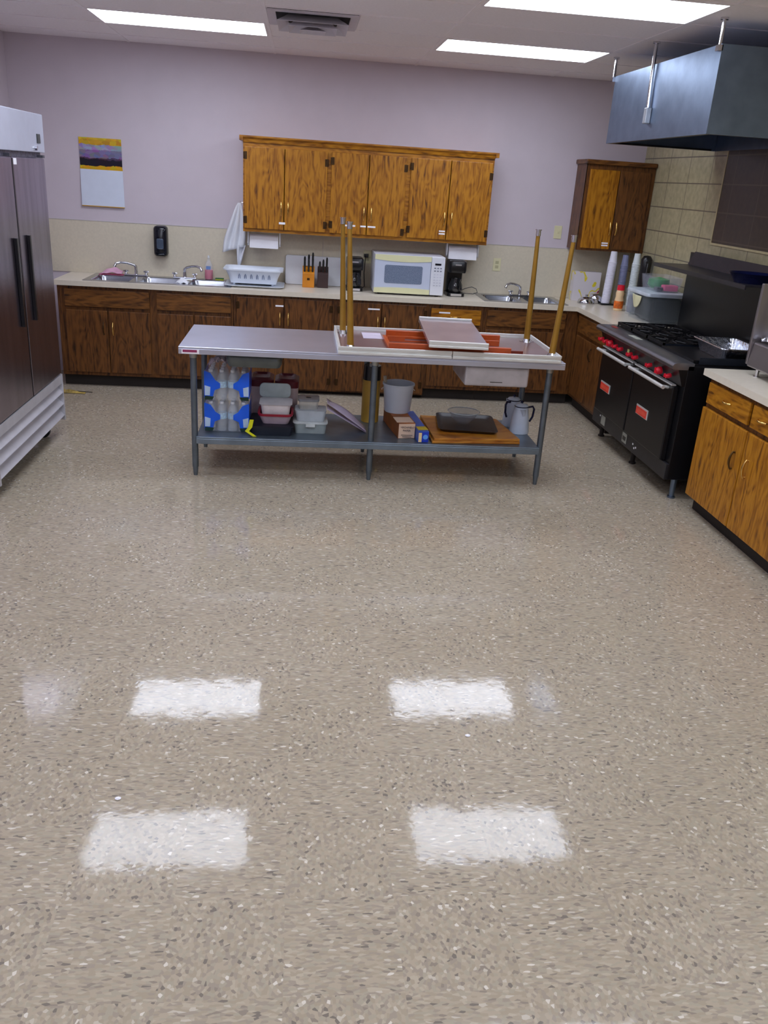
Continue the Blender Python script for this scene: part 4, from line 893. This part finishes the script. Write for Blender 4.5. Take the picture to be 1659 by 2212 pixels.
water_pack('lower shrink-wrapped pack of water bottles on the work table shelf', Z0, 0)
water_pack('upper shrink-wrapped pack of water bottles stacked on the first', Z0+.205, .012)
def bag(u, v_): return (-.575+.13*u+.01*random.random(), -2.77+.15*v_+.01*random.random(), Z0+.425+.035*random.random()+.02*math.sin(PI*u))
tag(MB().grid(bag, 12, 12).build('crumpled_bag', pm('pinkish_film', rgb(206, 192, 204), .2, 0, .1, 20), smooth=30, solid=.001), 'crumpled clear plastic bag on top of the water packs', 'bag')
t = thing('yellow_tape', 'bright yellow folded strap beside the water packs', 'strap', (-.285, -2.83, Z0))
b = MB(); 
for p0, p1 in (((-.29, -2.875, Z0+.11), (-.30, -2.88, Z0+.06)), ((-.30, -2.88, Z0+.06), (-.32, -2.885, Z0+.035)), ((-.32, -2.885, Z0+.035), (-.27, -2.89, Z0+.002))):
    a_, c2 = Vector(p0), Vector(p1); b.hexa([a_+Vector(q) for q in ((-.013, 0, 0), (.013, 0, 0), (.013, .004, 0), (-.013, .004, 0))]+[c2+Vector(q) for q in ((-.013, 0, 0), (.013, 0, 0), (.013, .004, 0), (-.013, .004, 0))])
b.build('strap', pm('yellow_vinyl', rgb(226, 226, 10), .4), t)
# black box with tubs on top
b = MB(); b.loft([rrect(-.165, -2.70, .13, .15, .02, Z0+.0005), rrect(-.165, -2.70, .145, .165, .02, Z0+.065), rrect(-.165, -2.70, .135, .155, .02, Z0+.066)])
tag(b.build('black_tub', pm('navy_black_plastic', rgb(18, 20, 34), .4), smooth=40), 'low black plastic container under the red-rimmed tub', 'container')
def canister(label, x0, x1, y0, y1, h_):
    t = thing('canister', label, 'canister', ((x0+x1)/2, (y0+y1)/2, Z0), 0, 'tall canisters with maroon lids'); cx, cy, a, c_ = (x0+x1)/2, (y0+y1)/2, (x1-x0)/2, (y1-y0)/2
    b = MB(); b.loft([rrect(cx, cy, a-.008, c_-.008, .03, Z0+.0005), rrect(cx, cy, a, c_, .035, Z0+h_)]); b.build('body', pm('pale_pink_plastic', rgb(206, 184, 184), .4), t, smooth=50)
    b = MB(); b.loft([rrect(cx, cy, a+.004, c_+.004, .04, Z0+h_+.001), rrect(cx, cy, a+.006, c_+.006, .04, Z0+h_+.045), rrect(cx, cy, a-.02, c_-.02, .03, Z0+h_+.06), rrect(cx, cy, a-.035, c_-.03, .02, Z0+h_+.045)]); b.build('lid', MAROON, t, smooth=50)
canister('tall canister with a maroon lid, left of the pair behind the clear tubs', -.328, -.17, -2.50, -2.28, .24)
canister('tall canister with a maroon lid, right of the pair behind the clear tubs', -.150, .005, -2.50, -2.28, .235)
t = thing('plastic_tub', 'clear food tub with a crimson rim sitting on the black container', 'tub', (-.15, -2.72, Z0+.067))
b = MB(); zt = Z0+.0675; b.loft([rrect(-.14, -2.72, .085, .085, .03, zt), rrect(-.14, -2.72, .105, .105, .03, zt+.055), rrect(-.14, -2.72, .102, .102, .03, zt+.055), rrect(-.14, -2.72, .083, .083, .03, zt+.003)]); b.build('bowl', pm('pinkish_clear', rgb(196, 178, 192), .3, alpha=.7), t, smooth=50)
b = MB(); b.loft([rrect(-.14, -2.72, .112, .112, .035, zt+.056), rrect(-.14, -2.72, .116, .116, .035, zt+.07), rrect(-.14, -2.72, .10, .10, .03, zt+.07), rrect(-.14, -2.72, .10, .10, .03, zt+.056)]); b.build('rim', REDRIM, t, smooth=50, label='crimson rim')
t = thing('plastic_tub', 'whitish tub stacked inside the crimson rim, tipped towards the canisters', 'tub', (-.14, -2.70, Z0+.14))
b = MB(); b.loft([rrect(-.14, -2.71, .088, .088, .03, zt+.05), rrect(-.14, -2.71, .098, .098, .035, zt+.125), rrect(-.14, -2.71, .108, .105, .035, zt+.128)]); b.build('body', pm('milky_plastic', rgb(214, 208, 210), .4), t, smooth=50)
t = thing('tub_lid', 'clear tub lid leaning upright against the maroon canisters', 'lid', (-.15, -2.58, Z0+.2))
b = MB(); b.loft([[(x-.15, -2.57+.15*(z+.045)-dy, Z0+.235+z) for x, z, _ in rrect(0, 0, .105, .048, .03, 0)] for dy in (0, .012)]); b.build('panel', pm('lid_greenish_clear', rgb(186, 200, 200), .2), t, bevel=.004)
# glass containers
t = thing('glass_container', 'rectangular glass food container with a clear snap lid at the shelf front', 'container', (.09, -2.70, Z0))
b = MB(); b.loft([rrect(.09, -2.70, .10, .075, .02, Z0+.0005), rrect(.09, -2.70, .108, .082, .025, Z0+.065)]); b.build('body', pm('grey_glass', rgb(158, 168, 168), .15, alpha=.85), t, smooth=50)
b = MB(); b.loft([rrect(.09, -2.70, .113, .087, .025, Z0+.066), rrect(.09, -2.70, .116, .09, .025, Z0+.073), rrect(.09, -2.70, .108, .082, .02, Z0+.076)]); b.box(.06, .12, -2.795, -2.788, Z0+.05, Z0+.07); b.build('lid', pm('clear_lid', rgb(206, 212, 212), .2), t, smooth=40)
t = thing('glass_container', 'frosted rectangular container stacked on the glass food container', 'container', (.09, -2.69, Z0+.08))
b = MB(); b.loft([rrect(.09, -2.68, .09, .07, .02, Z0+.077), rrect(.09, -2.68, .104, .08, .025, Z0+.15)]); b.build('body', pm('frosted_grey', rgb(178, 186, 194), .35), t, smooth=50)
t = thing('glass_container', 'small clear box with a black-sealed lid on top of the container stack', 'container', (.075, -2.66, Z0+.15))
b = MB(); b.loft([rrect(.075, -2.67, .062, .055, .02, Z0+.151), rrect(.075, -2.67, .066, .058, .02, Z0+.205)]); b.build('body', pm('clear_box', rgb(200, 200, 196), .15, alpha=.45), t, smooth=50)
b = MB(); b.loft([rrect(.075, -2.67, .07, .062, .02, Z0+.206), rrect(.075, -2.67, .072, .064, .02, Z0+.222)]); l = b.build('lid', pm('lid_grey', rgb(120, 122, 128), .25), t, smooth=40)
MB().box(.06, .09, -2.685, -2.67, Z0+.2222, Z0+.226).build('vent_tab', BLACKP, l)
b = MB(); b.loft([rrect(.07, -2.69, .105, .075, .03, Z0+.154), rrect(.07, -2.69, .109, .079, .03, Z0+.157), rrect(.07, -2.69, .105, .075, .03, Z0+.160), rrect(.07, -2.69, .101, .071, .03, Z0+.157)], cap0=False, cap1=False)
b.bm.free()
t = thing('wrapped_tray', 'lavender-tinted clear plastic clamshell tray propped on its edge left of the middle leg', 'tray', (.33, -2.66, Z0))
b = MB()
def wt(u, v_, d_=0): return (.20+.27*u, -2.57-.14*v_, Z0+.195-.185*u-.0*v_+.035*math.sin(PI*v_)*math.sin(PI*u)+d_)
b.grid(lambda u, v_: wt(u, v_), 16, 8); b.grid(lambda u, v_: (.20+.27*u, -2.57-.14*v_, Z0+.155-.154*u), 4, 2)
b.build('shell', pm('lavender_clear', rgb(206, 192, 216), .12, 0, .08, 20, alpha=.75), t, smooth=50, solid=.0015)
t = thing('yellow_canister', 'tall tan cardboard tube with a black cap standing behind the middle leg', 'canister', (.52, -2.40, Z0))
b = MB(); b.cyl((.515, -2.40, Z0+.0005), (.515, -2.40, Z0+.30), .062, n=30); b.build('tube', pm('tan_card', rgb(186, 146, 58), .5, 0, .1, 6), t, smooth=40)
b = MB(); b.cyl((.515, -2.40, Z0+.301), (.515, -2.40, Z0+.40), .064, .06, n=30); b.build('cap', BLACKP, t, smooth=40)
# long boxes with bucket on top
def long_box(label, pts, z1, mside, mfront, txt=None, extra=None):
    t = thing('carton', label, 'box', (sum(p[0] for p in pts)/4, sum(p[1] for p in pts)/4, Z0), 0, 'long cartons on the shelf')
    b = MB(); b.hexa([(x, y, Z0+.0005) for x, y in pts]+[(x, y, z1) for x, y in pts]); b.build('carton', mside, t, bevel=.001)
    (x0, y0), (x1, y1) = pts[0], pts[1]
    p = MB().hexa([(x0+.002, y0-.0015, Z0+.002), (x1-.002, y1-.0015, Z0+.002), (x1-.002, y1-.0003, Z0+.002), (x0+.002, y0-.0003, Z0+.002), (x0+.002, y0-.0015, z1-.004), (x1-.002, y1-.0015, z1-.004), (x1-.002, y1-.0003, z1-.004), (x0+.002, y0-.0003, z1-.004)]).build('end_flap', mfront, t)
    return t, p
BRN = pm('orange_brown_card', rgb(150, 84, 34), .55, 0, .35, 7)
t, p = long_box('parchment paper carton with a beige end, in front below the white bucket', [(.675, -2.82), (.79, -2.80), (.745, -2.36), (.615, -2.38)], Z0+.105, BRN, pm('beige_card', rgb(226, 196, 170), .6, 0, .03))
INK = pm('dark_ink', rgb(52, 44, 60), .6)
text_part('PARCHMENT', .0185, INK, p, FACE_Y(.732, -2.8185, Z0+.078)); text_part('PAPER', .0185, INK, p, FACE_Y(.732, -2.8185, Z0+.056))
b = MB(); b.box(.695, .772, -2.8195, -2.818, Z0+.024, Z0+.027); b.box(.703, .765, -2.8195, -2.818, Z0+.012, Z0+.015); b.build('printed_lines', INK, p)
b = MB(); b.hexa([(.665, -2.80, Z0+.1056), (.78, -2.785, Z0+.1056), (.765, -2.66, Z0+.1056), (.65, -2.675, Z0+.1056), (.665, -2.80, Z0+.108), (.78, -2.785, Z0+.108), (.765, -2.66, Z0+.108), (.65, -2.675, Z0+.108)]); b.build('top_flap', pm('beige_card', rgb(226, 196, 170)), t)
t, p = long_box('slim blue plastic wrap carton beside the parchment paper carton', [(.80, -2.895), (.872, -2.885), (.83, -2.37), (.76, -2.38)], Z0+.075, pm('blue_card', rgb(44, 90, 190), .4, 0, .3, 8), pm('royal_blue_card', rgb(20, 60, 200), .4, 0, .2, 20))
b = MB(); b.box(.803, .824, -2.8975, -2.896, Z0+.004, Z0+.068); b.build('yellow_strip', pm('pale_yellow_card', rgb(232, 206, 150), .5), p)
b = MB(); b.lathe([(0, 0), (.017, 0)], (0, 0), 10); b.bm.transform(FACE_Y(.849, -2.893, Z0+.038)); b.build('splash_print', pm('sky_blue_print', rgb(90, 160, 245), .4), p)
b = MB(); b.hexa([(.805, -2.86, Z0+.0756), (.872, -2.85, Z0+.0756), (.862, -2.77, Z0+.0756), (.795, -2.78, Z0+.0756), (.805, -2.86, Z0+.0775), (.872, -2.85, Z0+.0775), (.862, -2.77, Z0+.0775), (.795, -2.78, Z0+.0775)]); b.build('yellow_flap', pm('mustard_card', rgb(206, 180, 40), .5), t)
t = thing('white_bucket', 'white plastic bucket standing on the long cartons', 'bucket', (.695, -2.50, Z0+.106))
zk = Z0+.1062
b = MB(); b.lathe([(0, zk), (.086, zk), (.09, zk+.006), (.106, zk+.185), (.112, zk+.187), (.112, zk+.20), (.106, zk+.20), (.102, zk+.185), (.087, zk+.01), (0, zk+.008)], (.695, -2.50), 36); b.build('pail', pm('bucket_white', rgb(206, 214, 226), .4, 0, .02), t, smooth=50)
b = MB(); b.cyl((.605, -2.46, zk+.19), (.60, -2.46, zk+.235), .012, .012, 10); b.build('grip', pm('grip_pale', rgb(200, 190, 170), .5), t)
b = MB(); b.tube([(.695+.115*math.cos(a_), -2.50+.115*math.sin(a_), zk+.17-.10*math.sin(a_)*(-1 if a_ > PI else 1)*0-.02) for a_ in [PI*k/12 for k in range(13)]], .002, 6); b.build('wire_bail', CHROME, t)
# boards, tray, bowl
for lab, dz, ins, gy in (('lower wooden cutting board at the shelf front', 0, 0, 0), ('upper wooden cutting board carrying the black tray', .0185, .012, .004)):
    b = MB(); zz = Z0+dz
    b.hexa([(.895+ins, -2.905+gy, zz+.0005), (1.50-ins*.2, -2.86, zz+.0005), (1.455-ins, -2.36, zz+.0005), (.875+ins, -2.33, zz+.0005), (.895+ins, -2.905+gy, zz+.018), (1.50-ins*.2, -2.86, zz+.018), (1.455-ins, -2.36, zz+.018), (.875+ins, -2.33, zz+.018)])
    tag(b.build('cutting_board', BOARD, bevel=.003), lab, 'cutting board', 'wooden boards on the shelf')
zt = Z0+.0375
t = thing('baking_tray', 'black rectangular baking tray on the wooden cutting boards', 'tray', (1.18, -2.56, zt), math.radians(-6))
b = MB(); b.loft([rrect(0, 0, .18, .20, .03, .0005), rrect(0, 0, .20, .22, .04, .022), rrect(0, 0, .205, .225, .04, .022), rrect(0, 0, .196, .216, .04, .020), rrect(0, 0, .176, .196, .03, .004)]); b.build('pan', pm('nonstick_black', rgb(30, 26, 28), .4), t, local=True, smooth=40)
t = thing('glass_bowl', 'clear glass mixing bowl resting in the black baking tray', 'bowl', (1.165, -2.52, zt+.005))
zb = zt+.0055
b = MB(); b.lathe([(0, zb), (.045, zb), (.05, zb+.008), (.085, zb+.04), (.105, zb+.08), (.112, zb+.084), (.106, zb+.084), (.08, zb+.044), (.045, zb+.012), (0, zb+.008)], (1.165, -2.52), 40); b.build('bowl', pm('bowl_glass', rgb(170, 176, 186), .04, 0, .02, alpha=.2, spec=1.), t, smooth=60)
b = MB(); b.lathe([(.106, zb+.084), (.110, zb+.0875), (.114, zb+.084), (.110, zb+.081), (.106, zb+.084)], (1.165, -2.52), 40); b.build('rim', pm('rim_glass', rgb(200, 206, 212), .08), t, smooth=60)
def pot(label, x, y, s, an):
    t = thing('coffee_pot', label, 'coffee pot', (x, y, Z0), an, 'white enamel coffee pots')
    EN = pm('white_enamel', rgb(206, 218, 236), .25, 0, .04, 14)
    b = MB(); b.lathe([(0, .0005), (.068*s, .0005), (.07*s, .01), (.062*s, .09*s), (.05*s, .17*s), (.047*s, .185*s)], (0, 0), 32); b.build('body', EN, t, local=True, smooth=50)
    b = MB(); b.lathe([(.0475*s, .185*s), (.051*s, .188*s), (.0475*s, .192*s)], (0, 0), 28); b.build('rim', DARKB, t, local=True, smooth=60, label='dark blue rim')
    b = MB(); b.lathe([(.047*s, .1925*s), (.04*s, .203*s), (.012*s, .21*s), (0, .211*s)], (0, 0), 28); l = b.build('lid', EN, t, local=True, smooth=50)
    b = MB(); b.lathe([(.006, .211*s), (.011*s, .218*s), (.008*s, .228*s), (0, .23*s)], (0, 0), 14); b.build('lid_knob', DARKB, l, local=True, smooth=60)
    b = MB(); b.loft([[(-.02*s, -.052*s, .13*s), (.02*s, -.052*s, .13*s), (0, -.057*s, .125*s)], [(-.022*s, -.044*s, .175*s), (.022*s, -.044*s, .175*s), (0, -.078*s, .183*s)]]); b.build('spout', EN, t, local=True, smooth=30)
    b = MB(); b.tube([(.045*s, .012, .178*s), (.085*s, .02, .185*s), (.098*s, .022, .165*s), (.092*s, .02, .11*s), (.072*s, .016, .075*s)], .0075*s, 10); b.build('handle', DARKB, t, local=True, smooth=60)
pot('front white enamel coffee pot with a chipped dark spot near its base', 1.565, -2.56, 1.0, math.radians(0))
pot('rear white enamel coffee pot half hidden behind the front one', 1.552, -2.38, 1.0, math.radians(-150))
b = MB(); b.lathe([(0, 0), (.007, 0), (.0072, -.001)], (0, 0), 10)
b.bm.free()
# ------------------------------------------------------------------ floor scraps
t = thing('floor_scrap', 'crumpled yellow and brown scrap on the floor beside the refrigerator', 'litter', (-1.9, -.86, 0))
def scr(u, v_): return (-2.01+.19*u, -.90+.09*v_*(1-.5*u), .002+.04*random.random()*math.sin(PI*v_)*(1-u)+.003)
MB().grid(scr, 10, 7).build('wrapper', pm('yellow_brown_paper', rgb(168, 142, 70), .6, 0, .5, 18), t, smooth=30, solid=.001)
b = MB(); b.tube([(-1.98, -.815, .004), (-1.77, -.84, .004)], .0035, 6); b.build('stick', KICK, t)
for x, y, lab in ((-.536, -5.987, 'tiny white speck on the bare floor above the left front light reflection'), (.653, -5.671, 'tiny white speck on the floor below the right rear light reflection')):
    b = MB(); b.lathe([(.006, .0005), (.008, .003), (.004, .006), (0, .0065)], (x, y), 8, sx=1.3); tag(b.build('speck', STICK), lab, 'speck', 'specks on the floor')  # small white specks on the floor
